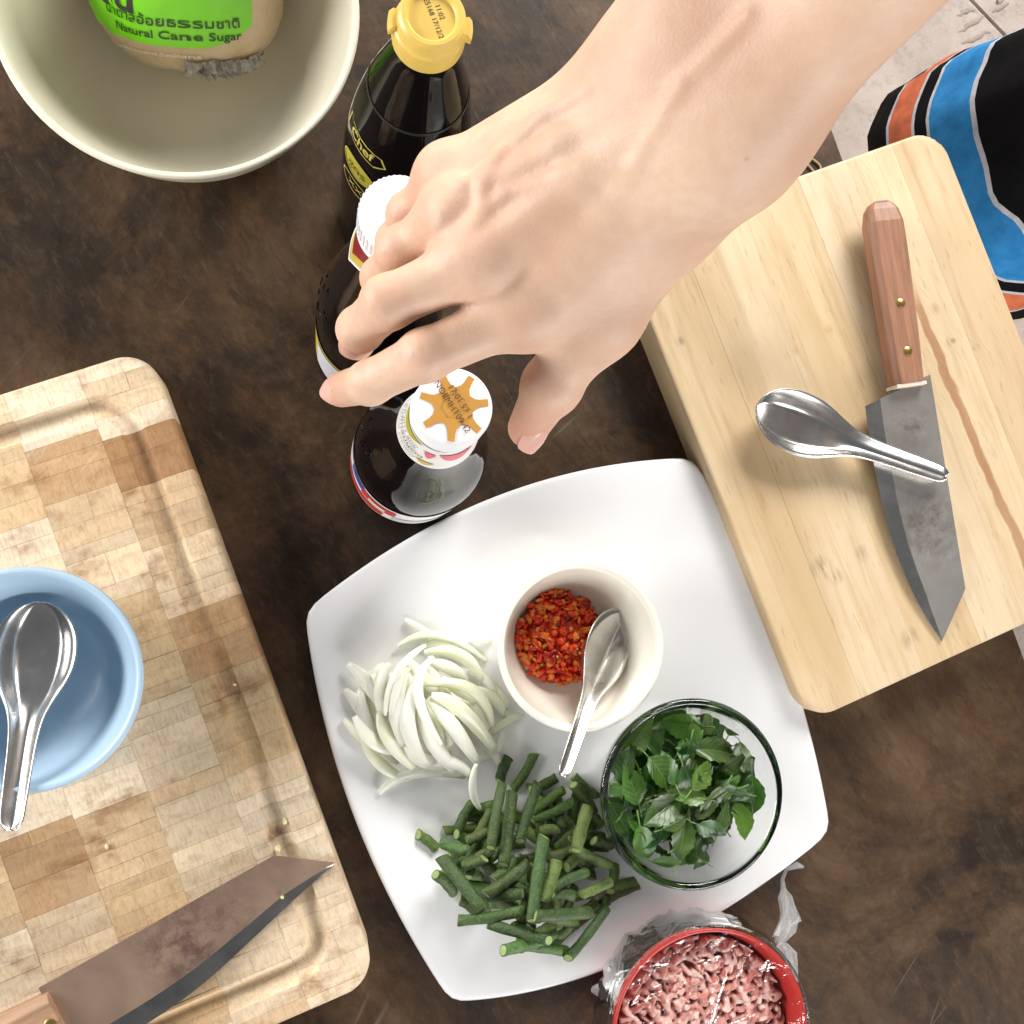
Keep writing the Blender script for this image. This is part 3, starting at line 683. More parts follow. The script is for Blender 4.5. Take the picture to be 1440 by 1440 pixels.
for zz in (0.2112, 0.2040, 0.1970, 0.1897):
    v, f = dense_band(math.radians(140), math.radians(228), zz-0.00022, zz+0.00022, pr3, B3, 0.001, 30, 1); obj('label_rule', v, f, M_BROWNINK, nl)
v, f = dense_band(math.radians(130), math.radians(330), 0.025, 0.088, pr3, B3, 0.0005, 80, 4); bl = obj('body_label', v, f, M_PAPER, b3)
for a0, a1, z0, z1, mt in ((165, 196, 0.060, 0.087, M_SILVER), (190, 214, 0.066, 0.087, M_BLUEP), (212, 250, 0.058, 0.083, M_REDP), (250, 300, 0.03, 0.055, M_SILVER), (170, 240, 0.032, 0.05, M_REDP), (222, 240, 0.066, 0.074, M_PAPER)):
    v, f = dense_band(math.radians(a0), math.radians(a1), z0, z1, pr3, B3, 0.0009 if mt != M_PAPER else 0.0012, 30, 3); obj('label_patch', v, f, mt, bl)
# raised mould marks on the shoulders of the two soy bottles
random.seed(21)
for (bb, B, pr, a0, z0, z1) in ((b3, B3, pr3, 185, 0.112, 0.138), (b2, B2, pr2, 188, 0.130, 0.168)):
    for k in range(9):
        a = math.radians(a0-25+k*5.0+random.uniform(-1, 1)); z = random.uniform(z0, z1); pts = []
        for i in range(6):
            aa, zz = a+random.uniform(-.05, .05), z+random.uniform(-.004, .004); r = prof_r(pr, zz)+0.0001
            pts.append((B.x+r*math.cos(aa), B.y+r*math.sin(aa), B.z+zz))
        v, f = tube(pts, 0.00035, 5); obj('mould_mark', v, f, M_SOY, bb)

# ------------------------------------------------------------------ steel: spoons and knives
def m_steel(name, col=(0.62, 0.61, 0.60), rough=0.2, streak=0.0):
    m = NT(name); m.bsdf(Metallic=1.0, Roughness=rough); p = m.pos(); pl = m.pos((1, 0.05, 1), math.radians(20), 'obj')
    a = m.noise(p, 45, 5, 0.6); b = m.noise(p, 400, 3, 0.6)
    c = m.mix(m.ramp(a, [(0.35, 0.0), (0.7, 1.0)]), [x*0.85 for x in col], col); m.l(c, m.b.inputs['Base Color'])
    r = m.n('ShaderNodeMapRange'); r.inputs[3].default_value = rough*0.6; r.inputs[4].default_value = rough*1.5; m.l(a, r.inputs[0]); m.l(r.outputs[0], m.b.inputs['Roughness'])
    m.bump(b, 0.03, 0.0003); return m.m
M_STEEL = m_steel('spoon_steel', (0.68, 0.66, 0.64), 0.24)
def m_blade(name, col, centre, stain):
    m = NT(name); m.bsdf(Metallic=0.62, Roughness=0.22); p = m.pos()
    a = m.noise(p, 22, 4, 0.6, 0.4); s = m.noise(p, 85, 7, 0.78, 0.3)
    c = m.mix(m.ramp(a, [(0.35, 0.0), (0.68, 1.0)]), [x*0.72 for x in col], col)
    for cc, rr in centre:
        k = m.math('MULTIPLY', m.spot(cc, rr, 0.55), m.ramp(s, [(0.42, 0.0), (0.62, 0.75)])); c = m.mix(k, c, stain)
    m.l(c, m.b.inputs['Base Color'])
    r = m.n('ShaderNodeMapRange'); r.inputs[3].default_value = 0.13; r.inputs[4].default_value = 0.36; m.l(a, r.inputs[0]); m.l(r.outputs[0], m.b.inputs['Roughness'])
    m.bump(m.noise(p, 500, 2), 0.02, 0.0003); return m.m
def spoon_mesh(L, wb):
    xs = [0, .006, .02, .045, .08, .12, .16, .2, .25, .3, .35, .4, .44, .48, .52, .57, .63, .7, .77, .84, .9, .95, .975, .99, 1.0]
    W = lambda x: wb*interp(x, [0, .006, .02, .045, .08, .12, .17, .23, .29, .35, .41, .47, .53, .6, .7, .85, .95, .98, 1.0], [0.04, .22, .42, .61, .77, .89, .975, 1, .965, .86, .69, .51, .39, .335, .31, .29, .27, .22, .09])
    D = lambda x: interp(x, [0, .04, .1, .2, .3, .4, .47, .55, .7, 1], [0.0015, .0055, .0095, .0118, .0115, .0092, .0072, .0055, .0045, .0028])*L/.125
    Hh = lambda x: L*interp(x, [0, .1, .25, .4, .5, .6, .75, .9, 1.0], [0.004, 0.0, 0.0, .003, .010, .02, .035, .047, .052])
    ns = 17; vs_, fs = [], []
    for x in xs:
        for j in range(ns):
            s = -1+2*j/(ns-1); bowlness = 1-sstep(.40, .56, x)
            fl = 1-sstep(.50, .98, abs(s)); ch = (1-abs(s)**1.7)
            vs_.append((x*L, s*W(x), Hh(x)-D(x)*lerp(ch, fl, bowlness)))
    for i in range(len(xs)-1):
        for j in range(ns-1): a = i*ns+j; fs.append((a, a+ns, a+ns+1, a+1))
    return vs_, [q[::-1] for q in fs]
def spoon(head, tail, label, L, wb, roll=0.0):
    """head: underside of the bowl end, tail: end of the handle, both in the place"""
    head, tail = Vector(head), Vector(tail); vv, f = spoon_mesh(L, wb)
    x = (tail-head).normalized(); y = Vector((0, 0, 1)).cross(x).normalized(); z = x.cross(y)
    R = Matrix((x, y, z)).transposed() @ Matrix.Rotation(roll, 3, 'X') @ Matrix.Rotation(math.atan(0.052), 3, 'Y')
    o = tag(obj('spoon', [head+R@Vector(q) for q in vv], f, M_STEEL, origin=head), label, 'spoon')
    md = o.modifiers.new('thickness', 'SOLIDIFY'); md.thickness = 0.0011; md.offset = 0
    sb = o.modifiers.new('smooth', 'SUBSURF'); sb.levels = 1; sb.render_levels = 2
    return o
sp1_h = P(1064, 572, RBZ+0.0182); sp1_t = P(1334, 670, RBZ+0.0168)
L1 = (sp1_t-sp1_h).length
spoon(sp1_h, sp1_t, 'shiny steel soup spoon lying across the knife blade', L1, 0.0212)
sp2_h = P(876, 862, 0.0235); sp2_t = P(792, 1090, 0.0775); L2 = (sp2_t-sp2_h).length
spoon(sp2_h, sp2_t, 'steel spoon stuck in the bowl of chopped chilli', L2, 0.0190, roll=-0.42)
sp3_h = P(57, 846, LBZ+0.0300); sp3_t = P(14, 1168, LBZ+0.0640); L3 = (sp3_t-sp3_h).length
spoon(sp3_h, sp3_t, 'steel spoon resting in the pale blue bowl', L3, 0.0225)

def m_handle(name, col, ang):
    m = NT(name); m.bsdf(Roughness=0.48); g = m.pos((1, 0.06, 1), ang, 'geo')
    a = m.noise(g, 260, 5, 0.7, 0.4); b = m.noise(g, 60, 3)
    c = m.mix(m.ramp(a, [(0.36, 0.0), (0.62, 1.0)]), [x*0.55 for x in col], col); c = m.mix(m.ramp(b, [(0.4, 0.0), (0.75, 0.4)]), c, [min(1, x*1.5) for x in col])
    m.l(c, m.b.inputs['Base Color']); m.bump(a, 0.2, 0.0005); return m.m
M_BRASS = plain('brass', (0.62, 0.45, 0.14), 0.3, 1.0)
def knife(name_label, spine, edge, origin_z, handle, hw, mat_b, mat_h, rivets, slope, th=0.0022, hth=0.016, bev=0.22, bolster=None):
    """spine / edge: matching world xy points from heel to tip; handle: (front, butt) xy; the blade slopes down towards its tip"""
    n = len(spine); heel = (Vector(spine[0])+Vector(edge[0]))/2; tip = Vector(spine[-1]); L = (tip-heel).length; ax = (tip-heel)/L
    t = thing('kitchen_knife', name_label, 'knife', (heel.x, heel.y, origin_z-0.001))
    zt = lambda p: origin_z+slope*(1-min(1, max(-0.9, (Vector(p)-heel).dot(ax)/L)))
    vs_, fs, fm = [], [], []
    for i in range(n):
        s, e = Vector(spine[i]), Vector(edge[i]); b = s.lerp(e, 1-bev if (s-e).length > 1e-5 else 0.5); z = zt((s+e)/2)
        k = 1-0.55*i/(n-1)
        for p, h_ in ((s, th/2*k), (b, th/2*k*0.92), (e, 0.00012), (b, -th/2*k*0.92), (s, -th/2*k)): vs_.append((p.x, p.y, z+th/2+h_))
    for i in range(n-1):
        for j in range(5):
            a, b = i*5+j, i*5+(j+1) % 5; fs.append((a, b, b+5, a+5)); fm.append(1 if j in (1, 2) else 0)
    fs += [tuple(range(5)), tuple((n-1)*5+j for j in range(4, -1, -1))]; fm += [0, 0]
    obj('blade', vs_, fs, mat_b, t, smooth=False, fm=fm)
    f0, f1 = Vector(handle[0]), Vector(handle[1]); d = (f1-f0).normalized(); nn = Vector((-d.y, d.x, 0)); HL = (f1-f0).length
    prof = [(-0.001, .80), (0.0, .86), (.12, .90), (.3, 0.98), (.55, 1.02), (.75, 1.05), (.88, 1.03), (.95, .90), (.985, .66), (1.0, .36)]
    vs_, fs = [], []; sec = [(-1, -.55), (-.72, -1), (.72, -1), (1, -.55), (1, .55), (.72, 1), (-.72, 1), (-1, .55)]
    for q, k in prof:
        c = f0+d*HL*max(0, q); z = zt(c)+th/2
        e = 1-0.5*sstep(.9, 1.0, q)
        for a, b in sec: p = c+nn*(a*hw*k)+d*(0); vs_.append((p.x, p.y, z+b*hth/2*e*(0.9 if q < 0 else 1)))
    m_ = len(sec)
    for i in range(len(prof)-1):
        for j in range(m_): a, b = i*m_+j, i*m_+(j+1) % m_; fs.append((a, b, b+m_, a+m_))
    fs += [tuple(range(m_))[::-1], tuple((len(prof)-1)*m_+j for j in range(m_))]
    ho = obj('handle', vs_, fs, mat_h, t, smooth=False)
    bm_ = ho.modifiers.new('round', 'BEVEL'); bm_.width = 0.0009; bm_.segments = 2; bm_.limit_method = 'ANGLE'; bm_.angle_limit = 0.3
    for q, r in rivets:
        c = f0+d*HL*q; z = zt(c)+th/2; v, f = lathe([(r, -hth/2+0.001), (r, hth/2+0.0003), (r*0.8, hth/2+0.0007), (0, hth/2+0.0008)], (c.x, c.y, z), 20); obj('rivet', v, f, M_BRASS, t, sharp=40)
    if bolster:
        c = f0-d*bolster*0.5; z = zt(c)+th/2; v, f = box((c.x, c.y, z), (bolster, hw*1.70, hth*0.92), math.atan2(d.y, d.x)); obj('ferrule', v, f, plain('pale_ferrule', (0.72, 0.62, 0.52), 0.5), t, smooth=False)
    return t
def catmull(pts, n):
    pts = [Vector((p[0], p[1], 0)) for p in pts]; seg = [0]
    for i in range(1, len(pts)): seg.append(seg[-1]+(pts[i]-pts[i-1]).length)
    out = []
    for k in range(n):
        s = seg[-1]*k/(n-1); i = min(len(pts)-2, max(j for j in range(len(pts)) if seg[j] <= s+1e-9)); t = (s-seg[i])/(seg[i+1]-seg[i])
        a, b, c, d = pts[max(0, i-1)], pts[i], pts[i+1], pts[min(len(pts)-1, i+2)]
        out.append(0.5*((2*b)+(c-a)*t+(2*a-5*b+4*c-d)*t*t+(3*b-a-3*c+d)*t**3))
    return out
def straight(pts, n):
    pts = [Vector((p[0], p[1], 0)) for p in pts]; seg = [0]
    for i in range(1, len(pts)): seg.append(seg[-1]+(pts[i]-pts[i-1]).length)
    out = []
    for k in range(n):
        s = seg[-1]*k/(n-1); i = min(len(pts)-2, max(j for j in range(len(pts)) if seg[j] <= s+1e-9)); t = (s-seg[i])/(seg[i+1]-seg[i]); out.append(pts[i].lerp(pts[i+1], t))
    return out
def px(pts, z): return [P(u, v_, z) for u, v_ in pts]
kz = RBZ+0.005
M_BL1 = m_blade('knife_steel', (0.54, 0.51, 0.47), [(tuple(P(1300, 745, kz)), 0.022), (tuple(P(1275, 600, kz)), 0.012)], (0.20, 0.16, 0.12))
M_BEV = m_steel('ground_bevel', (0.60, 0.58, 0.56), 0.26)
spine = straight(px([(1301, 529), (1359, 828), (1328, 902)], kz), 34)
edge = catmull(px([(1211, 573), (1226, 655), (1253, 758), (1290, 842), (1328, 902)], kz), 34)
knife('small kitchen knife with reddish wooden handle under the soup spoon', spine, edge, RBZ+0.0006, (P(1276, 540, RBZ+.012), P(1232, 287, RBZ+.012)), 0.0125,
      [M_BL1, M_BEV], m_handle('red_brown_wood', (0.36, 0.175, 0.105), math.radians(-10)), ((0.17, 0.0030), (0.43, 0.0030)), 0.0085, bolster=0.0022)
# short heel between the handle and the blade's wide part
kz = LBZ+0.005
M_BL2 = m_blade('warm_reflection_steel', (0.56, 0.38, 0.28), [(tuple(P(290, 1310, kz)), 0.026), (tuple(P(250, 1335, kz)), 0.018)], (0.20, 0.12, 0.10))  # coppery reflection painted into the steel's base colour, with real stains over it
M_BEV2 = m_steel('dark_reflection_bevel', (0.34, 0.33, 0.32), 0.3)  # dark reflection along the edge and tip, painted as a darker steel
spine = straight(px([(58, 1384), (385, 1204), (472, 1215)], kz), 40)
edge = catmull(px([(112, 1492), (212, 1434), (285, 1383), (348, 1327), (414, 1266), (472, 1215)], kz), 40)
knife('large stained kitchen knife lying on the end-grain board', spine, edge, LBZ+0.0006, (P(86, 1428, LBZ+.011), P(-140, 1553, LBZ+.011)), 0.0175,
      [M_BL2, M_BEV2], m_handle('pale_brown_wood', (0.42, 0.25, 0.15), math.radians(64)), ((0.05, 0.0034), (0.5, 0.0034)), 0.0085, bev=0.23)

# ------------------------------------------------------------------ packet of sugar in the big bowl
def m_sugar():
    m = NT('sugar_in_film'); m.bsdf(Roughness=0.3); m.b.inputs['Coat Weight'].default_value = 0.7; m.b.inputs['Coat Roughness'].default_value = 0.15; p = m.pos()
    a = m.noise(p, 900, 3, 0.7); b = m.noise(p, 45, 4)
    c = m.mix(a, (0.46, 0.33, 0.20), (0.66, 0.52, 0.36)); c = m.mix(m.ramp(b, [(0.4, 0.0), (0.7, 0.5)]), c, (0.42, 0.28, 0.15)); m.l(c, m.b.inputs['Base Color'])
    m.bump(m.noise(p, 70, 4, 0.6, 1.5), 0.35, 0.004); return m.m
M_SUGAR = m_sugar()
M_GREEN = plain('green_print', (0.19, 0.66, 0.008), 0.3, vary=0.08, vscale=30, bump=0.15, bscale=60)
M_FILMG = plain('crumpled_grey_film', (0.34, 0.32, 0.30), 0.16, vary=0.8, vscale=260, bump=0.9, bscale=300)
M_FILMG.node_tree.nodes['Principled BSDF'].inputs['Alpha'].default_value = 0.8
bag_o = Vector((BB.x-0.002, BB.y+0.010, BB.z+0.0085)); el = math.radians(63)
bax = Vector((0.03, math.cos(el), math.sin(el))).normalized(); bxx = Vector((1, 0.10, 0)).normalized(); bxx = (bxx-bax*bxx.dot(bax)).normalized(); bfr = bxx.cross(bax)   # bfr: towards the front
if bfr.y > 0: bfr = -bfr
BAGL = 0.17
def bag_pt(th, v, off=0.0):
    """th: angle round the packet (pi*1.5 = front), v: metres up the packet"""
    t = min(1, max(0, v/0.045)); c = (1-(1-t)**2.4)**0.5*0.96+0.04*t; top = 1-0.75*sstep(0.10, BAGL, v)
    a, b = 0.0555*c*(1-0.1*sstep(.1, BAGL, v)), 0.038*c*top; co, si = math.cos(th), math.sin(th)
    x = math.copysign(abs(co)**0.8, co)*(a+off); y = math.copysign(abs(si)**0.85, si)*(b+off)
    wr = 0.0011*nz(th*2.2, v*60, 3)+0.0007*nz(th*6, v*120, 8)
    return bag_o+bxx*(x*(1+wr*20))+bfr*(-y+wr*(-1 if si < 0 else 1)*-1)+bax*v
vs_, fs = [], []; nth, nv = 80, 44
for i in range(nv+1):
    for k in range(nth): vs_.append(bag_pt(2*math.pi*k/nth, BAGL*(i/nv)**1.3))
for i in range(nv):
    for k in range(nth): a, b = i*nth+k, i*nth+(k+1) % nth; fs.append((a, b, b+nth, a+nth))
fs += [tuple(range(nth))[::-1], tuple(nv*nth+k for k in range(nth))]
bag = thing('sugar_packet', 'clear packet of brown cane sugar with bright green label', 'packet', bag_o)
obj('packet_body', vs_, fs, M_SUGAR, bag)
vs_, fs = [], []; na, nv = 60, 24; t0, t1 = math.radians(190), math.radians(305)
for i in range(na+1):
    th = lerp(t0, t1, i/na); s = i/na; low = 0.037+0.014*max(0, (s-0.72)/0.28)**1.5+0.008*max(0, (0.25-s)/0.25)
    for j in range(nv+1): vs_.append(bag_pt(th, lerp(low, 0.13, j/nv), 0.0006))
for i in range(na):
    for j in range(nv): a = i*(nv+1)+j; fs.append((a, a+nv+1, a+nv+2, a+1))
lab = obj('green_label', vs_, fs, M_GREEN, bag)
def bag_text(name, s, size, th, v0, bold, mat_, off=0.0012, parent=lab):
    v, f = text2d(s, size, bold); obj(name, [bag_pt(math.radians(th)+x/0.050, v0+y*1.0, off) for x, y, z in v], f, mat_, parent)
M_DKGREEN = plain('dark_green_ink', (0.015, 0.06, 0.012), 0.4)
bag_text('brand_print', 'ลิน', 0.022, 230, 0.0635, 0.0007, M_INK)
bag_text('thai_print', 'น้ำตาลอ้อยธรรมชาติ', 0.0082, 258, 0.0535, 0.0001, M_DKGREEN)
bag_text('english_print', 'Natural Cane Sugar', 0.0075, 262, 0.0450, 0.0001, M_DKGREEN)
bag_text('small_print', 'ผลิตและจัดจำหน่ายโดย น้ำหนักสุทธิ', 0.0036, 245, 0.0300, 0, M_PAPER, 0.0008, bag)
random.seed(3)
vs_, fs = [], []; n, mrow = 26, 5
for i in range(n+1):
    th = math.radians(lerp(268, 322, i/n))
    for j in range(mrow+1):
        p = bag_pt(th, 0.008+0.019*j/mrow, 0.0012+0.007*random.random()*(0.3+0.7*(j > 0 and j < mrow)))
        vs_.append(p+Vector((random.uniform(-1, 1), random.uniform(-1, 1), random.uniform(-1, 1)))*0.0017)
for i in range(n):
    for j in range(mrow): a = i*(mrow+1)+j; fs.append((a, a+mrow+1, a+mrow+2, a+1))
obj('crumpled_seam', vs_, fs, M_FILMG, bag, smooth=False)

# ------------------------------------------------------------------ chopped vegetables on the plate
def zpx(ox, oy, s): return lambda u, v_: (ox+u/s, oy+v_/s)
def xy_at(u, v_, it=3, z0=0.012):
    """pixel -> point on the plate's surface"""
    z = z0
    for _ in range(it): p = P(u, v_, z); z = float(plate_surface(p.x, p.y))
    return p
def bez(a, b, c, n):
    """curve through a, b (middle), c"""
    k = b*2-(a+c)*0.5; return [a*(1-t)**2+k*2*t*(1-t)+c*t*t for t in (i/(n-1) for i in range(n))]

def m_bean():
    m = NT('green_bean_skin'); m.bsdf(Roughness=0.5); oi = m.n('ShaderNodeObjectInfo'); tc = m.n('ShaderNodeTexCoord').outputs['Object']
    a = m.noise(tc, 140, 5, 0.7, 0.5); b = m.noise(tc, 600, 3, 0.6)
    c = m.mix(1.0, oi.outputs['Color'], m.ramp(a, [(0.3, (0.55, 0.62, 0.5)), (0.55, (1, 1, 1)), (0.75, (1.5, 1.32, 1.5))]), 'MULTIPLY')
    c = m.mix(m.ramp(b, [(0.55, 0.0), (0.72, 0.35)]), c, (0.16, 0.26, 0.10)); m.l(c, m.b.inputs['Base Color'])
    m.bump(m.math('ADD', a, b), 0.8, 0.0011); return m.m
def m_bean_end():
    m = NT('cut_bean_end'); m.bsdf(Roughness=0.5); tc = m.n('ShaderNodeTexCoord').outputs['Object']
    c = m.mix(m.noise(tc, 500, 3, 0.7), (0.20, 0.29, 0.08), (0.40, 0.47, 0.20)); m.l(c, m.b.inputs['Base Color']); return m.m
M_BEAN, M_BEANE = m_bean(), m_bean_end()
random.seed(11); np.random.seed(11)
pile = Pile(pc.x-0.19, pc.x+0.19, pc.y-0.19, pc.y+0.19, plate_surface, 0.0012)
BZ = zpx(570, 1040, 4.235)
segs = [(610,110,560,240), (1000,215,1130,330), (985,260,1110,420), (1050,400,1150,500), (390,350,310,500), (430,480,340,520), (890,225,745,285), (920,290,740,400), (960,350,740,450),
        (170,770,270,880), (340,960,420,1020), (650,1095,655,1160), (1190,960,880,1210), (1370,860,1180,930), (1330,825,970,880), (1200,740,1180,820), (940,1000,890,1110), (830,1030,780,1070),
        (820,620,900,600), (700,930,600,900), (480,700,560,640), (900,820,800,790), (1000,620,900,680), (560,960,700,1060), (1060,920,970,960), (80,565,180,645), (1200,600,1080,560), (1030,690,1140,705),
        (520,230,440,520), (760,90,640,290), (740,230,615,500), (270,560,225,550), (400,600,295,655), (600,780,420,830), (1150,690,915,560), (1130,760,950,805), (840,480,730,480), (970,690,780,745),
        (610,1060,880,1145), (490,1045,770,1010), (430,950,710,990), (660,890,930,995), (590,860,270,935), (1120,935,890,1155), (585,290,515,620), (640,640,415,780), (1010,345,920,550), (790,605,710,785),
        (185,625,375,850), (730,490,640,870), (655,850,960,880)]
NF = 62                                                       # pieces lower in the heap, seen between the others
low = []
while len(low) < NF:
    u, v_ = random.uniform(250, 1200), random.uniform(250, 1080); an = random.uniform(0, math.pi); ln = random.uniform(65, 105)
    if ((u-720)/420)**2+((v_-660)/360)**2 > 1.0: continue
    low.append((u-ln*math.cos(an), v_-ln*math.sin(an), u+ln*math.cos(an), v_+ln*math.sin(an)))
segs = low+segs
for k, (u0, v0, u1, v1) in enumerate(segs):
    a, b = xy_at(*BZ(u0, v0), z0=0.02), xy_at(*BZ(u1, v1), z0=0.02)
    # the pile stands a little above the plate: bring traced points to its height
    d = (b-a); L = d.length
    if L < 0.012: mid = (a+b)/2; d = d.normalized() if L > 1e-5 else Vector((1, 0, 0)); a, b = mid-d*0.007, mid+d*0.007; L = 0.014
    r = random.uniform(0.0028, 0.0035) if k < 44+NF else random.uniform(0.0033, 0.0039)
    nn = Vector((-d.y, d.x, 0)).normalized(); a, b = a-(b-a)*0.04, b+(b-a)*0.04; mid = (a+b)/2+nn*random.uniform(-0.0012, 0.0012)
    pts = bez(a, mid, b, 9); zs = pile.lay([(p.x, p.y) for p in pts], r, r, 0.5, sink=r*0.32)
    pts = [Vector((p.x, p.y, z)) for p, z in zip(pts, zs)]; seg = 12; vs_, fs, fm = [], [], []
    ax = (pts[-1]-pts[0]).normalized(); s1, s2 = random.uniform(-0.7, 0.7), random.uniform(-0.7, 0.7); n = len(pts); up = Vector((0, 0, 1))
    sidev = ax.cross(up).normalized(); upv = sidev.cross(ax)
    for i, p in enumerate(pts):
        rr = r*(1-0.06*math.sin(i*1.7+k)); sk = s1 if i == 0 else (s2 if i == n-1 else 0)
        for q in range(seg):
            an = 2*math.pi*q/seg; o = sidev*math.cos(an)*rr*1.06+upv*math.sin(an)*rr*0.92; vs_.append(p+o+ax*(sk*math.cos(an+k)*r))
    for i in range(n-1):
        for q in range(seg): c0, c1 = i*seg+q, i*seg+(q+1) % seg; fs.append((c0, c1, c1+seg, c0+seg)); fm.append(0)
    for base, sgn in ((0, -1), ((n-1)*seg, 1)):               # slightly hollow cut ends
        cc = sum((vs_[base+q] for q in range(seg)), Vector((0, 0, 0)))/seg; ins = len(vs_)
        for q in range(seg): vs_.append(vs_[base+q].lerp(cc, 0.22)+ax*sgn*0.0003)
        vs_.append(cc-ax*sgn*0.0004)
        for q in range(seg):
            q2 = (q+1) % seg
            f1 = (base+q, base+q2, ins+q2, ins+q); f2 = (ins+q, ins+q2, ins+seg)
            if sgn < 0: f1, f2 = f1[::-1], f2[::-1]
            fs += [f1, f2]; fm += [0, 1]
    o = obj('bean_piece', vs_, fs, [M_BEAN, M_BEANE], origin=tuple((pts[0]+pts[-1])/2-Vector((0, 0, r))), fm=fm)
    g = random.choice((random.uniform(0.5, 0.85), random.uniform(0.8, 1.4))); o.color = (0.066*g*random.uniform(.8, 1.3), 0.125*g, 0.022*g, 1)
    top = k >= len(segs)-14; size = 'long' if L > 0.034 else ('stubby' if L < 0.022 else 'medium')
    tag(o, '%s green bean piece lying on top of the bean heap' % size if top else '%s green bean piece tucked lower in the bean heap' % size, 'green bean', 'cut green beans heaped on the plate')

def m_onion():
    m = NT('raw_onion'); m.bsdf(Roughness=0.3); oi = m.n('ShaderNodeObjectInfo'); tc = m.n('ShaderNodeTexCoord').outputs['Object']
    b = m.b; b.inputs['Subsurface Weight'].default_value = 0.45; b.inputs['Subsurface Radius'].default_value = (0.008, 0.008, 0.005); b.inputs['Subsurface Scale'].default_value = 1.0
    c = m.mix(m.noise(tc, 90, 3), oi.outputs['Color'], (0.94, 0.94, 0.86)); m.l(c, b.inputs['Base Color'])
    m.bump(m.noise(tc, 160, 3), 0.15, 0.001); return m.m
M_ONION = m_onion()
OZ = zpx(470, 850, 4.8)
arcs = [(480,100,560,150,650,195,50), (920,240,1000,242,1075,222,45), (60,770,200,900,430,1065,70), (1270,750,1150,790,1050,880,60), (1130,850,1080,980,950,1040,60), (340,400,240,500,200,640,70), (70,570,190,720,290,930,85),
        (180,560,190,720,310,980,85), (300,1275,520,1130,880,1160,75), (480,1050,700,1000,900,1120,90), (1080,550,1130,630,1165,700,60), (900,440,1010,500,1090,620,60),
        (360,380,300,560,340,800,80), (430,900,560,1000,760,1060,100), (300,700,360,880,520,1070,95), (960,560,1080,640,1140,760,70), (700,480,820,560,950,640,80),
        (640,380,780,430,900,520,85), (430,280,700,205,1025,385,55), (600,320,850,345,990,520,85), (480,400,400,640,450,920,95), (540,480,470,760,600,1050,105), (560,600,620,850,800,1090,110),
        (600,600,760,780,940,1040,105), (620,580,830,690,1070,985,95), (590,520,900,555,1050,805,75), (960,1345,900,1200,920,1030,55), (470,340,400,560,370,760,60), (590,258,400,440,330,720,50), (640,335,535,560,680,890,65)]
random.seed(17)
fill = []
for k in range(26):                                           # slivers underneath
    u, v_ = random.gauss(600, 170), random.gauss(690, 170); an = random.uniform(0.3, 1.5); ln = random.uniform(150, 230); b_ = random.uniform(-60, 60)
    fill.append((u-ln*math.cos(an), v_-ln*math.sin(an), u-b_*math.sin(an), v_+b_*math.cos(an), u+ln*math.cos(an), v_+ln*math.sin(an), random.uniform(70, 100)))
arcs = arcs[:9]+fill+arcs[9:]
for k, (u0, v0, u1, v1, u2, v2, wd) in enumerate(arcs):
    a, b, c = (xy_at(*OZ(u, v_), z0=0.02) for u, v_ in ((u0, v0), (u1, v1), (u2, v2)))
    n = 15; pts = bez(a, b, c, n); hw = wd/4.8/2360*0.56; zs = pile.lay([(p.x, p.y) for p in pts], hw*0.75, 0.0009, 0.4, sink=0.0006 if k > 8 else 0, round_=False)
    lift = random.uniform(0.0008, 0.0042); tilt = random.uniform(0.05, 0.5)*random.choice((-1, 1)); vs_, fs = [], []
    pts = [Vector((p.x, p.y, z+lift*math.sin(math.pi*i/(n-1)))) for i, (p, z) in enumerate(zip(pts, zs))]
    for i, p in enumerate(pts):
        t = (pts[min(n-1, i+1)]-pts[max(0, i-1)]).normalized(); sd = t.cross(Vector((0, 0, 1))).normalized(); sd = (Matrix.Rotation(tilt, 3, t) @ sd); nn = sd.cross(t)
        if nn.z < 0: nn = -nn
        wv = hw*(0.16+0.84*math.sin(math.pi*min(1, max(0, 0.05+0.90*i/(n-1))))**0.7); th = 0.00075
        low = wv*abs(math.sin(tilt))*0.7
        for s, h in ((-1, -.6), (-.97, .75), (0, 1.5), (.97, .75), (1, -.6), (.5, -.35), (0, -.1), (-.5, -.35)): vs_.append(p+sd*(s*wv)+nn*(h*th)+Vector((0, 0, low+0.0004)))
    for i in range(n-1):
        for q in range(8): c0, c1 = i*8+q, i*8+(q+1) % 8; fs.append((c0, c1, c1+8, c0+8))
    fs += [tuple(range(8))[::-1], tuple((n-1)*8+q for q in range(8))]
    o = obj('onion_slice', vs_, fs, M_ONION, origin=tuple(pts[n//2])); g = random.random()
    green = g > 0.80 or k-26 in (-15, 10, 16, 18, 25)
    o.color = (0.82, 0.88, 0.42, 1) if green else (0.94, 0.935, 0.64, 1)
    tag(o, 'greenish curved sliver of raw onion heaped beside the ivory bowl' if green else 'curved white sliver of raw onion heaped beside the ivory bowl', 'onion slice', 'onion slivers heaped on the plate')

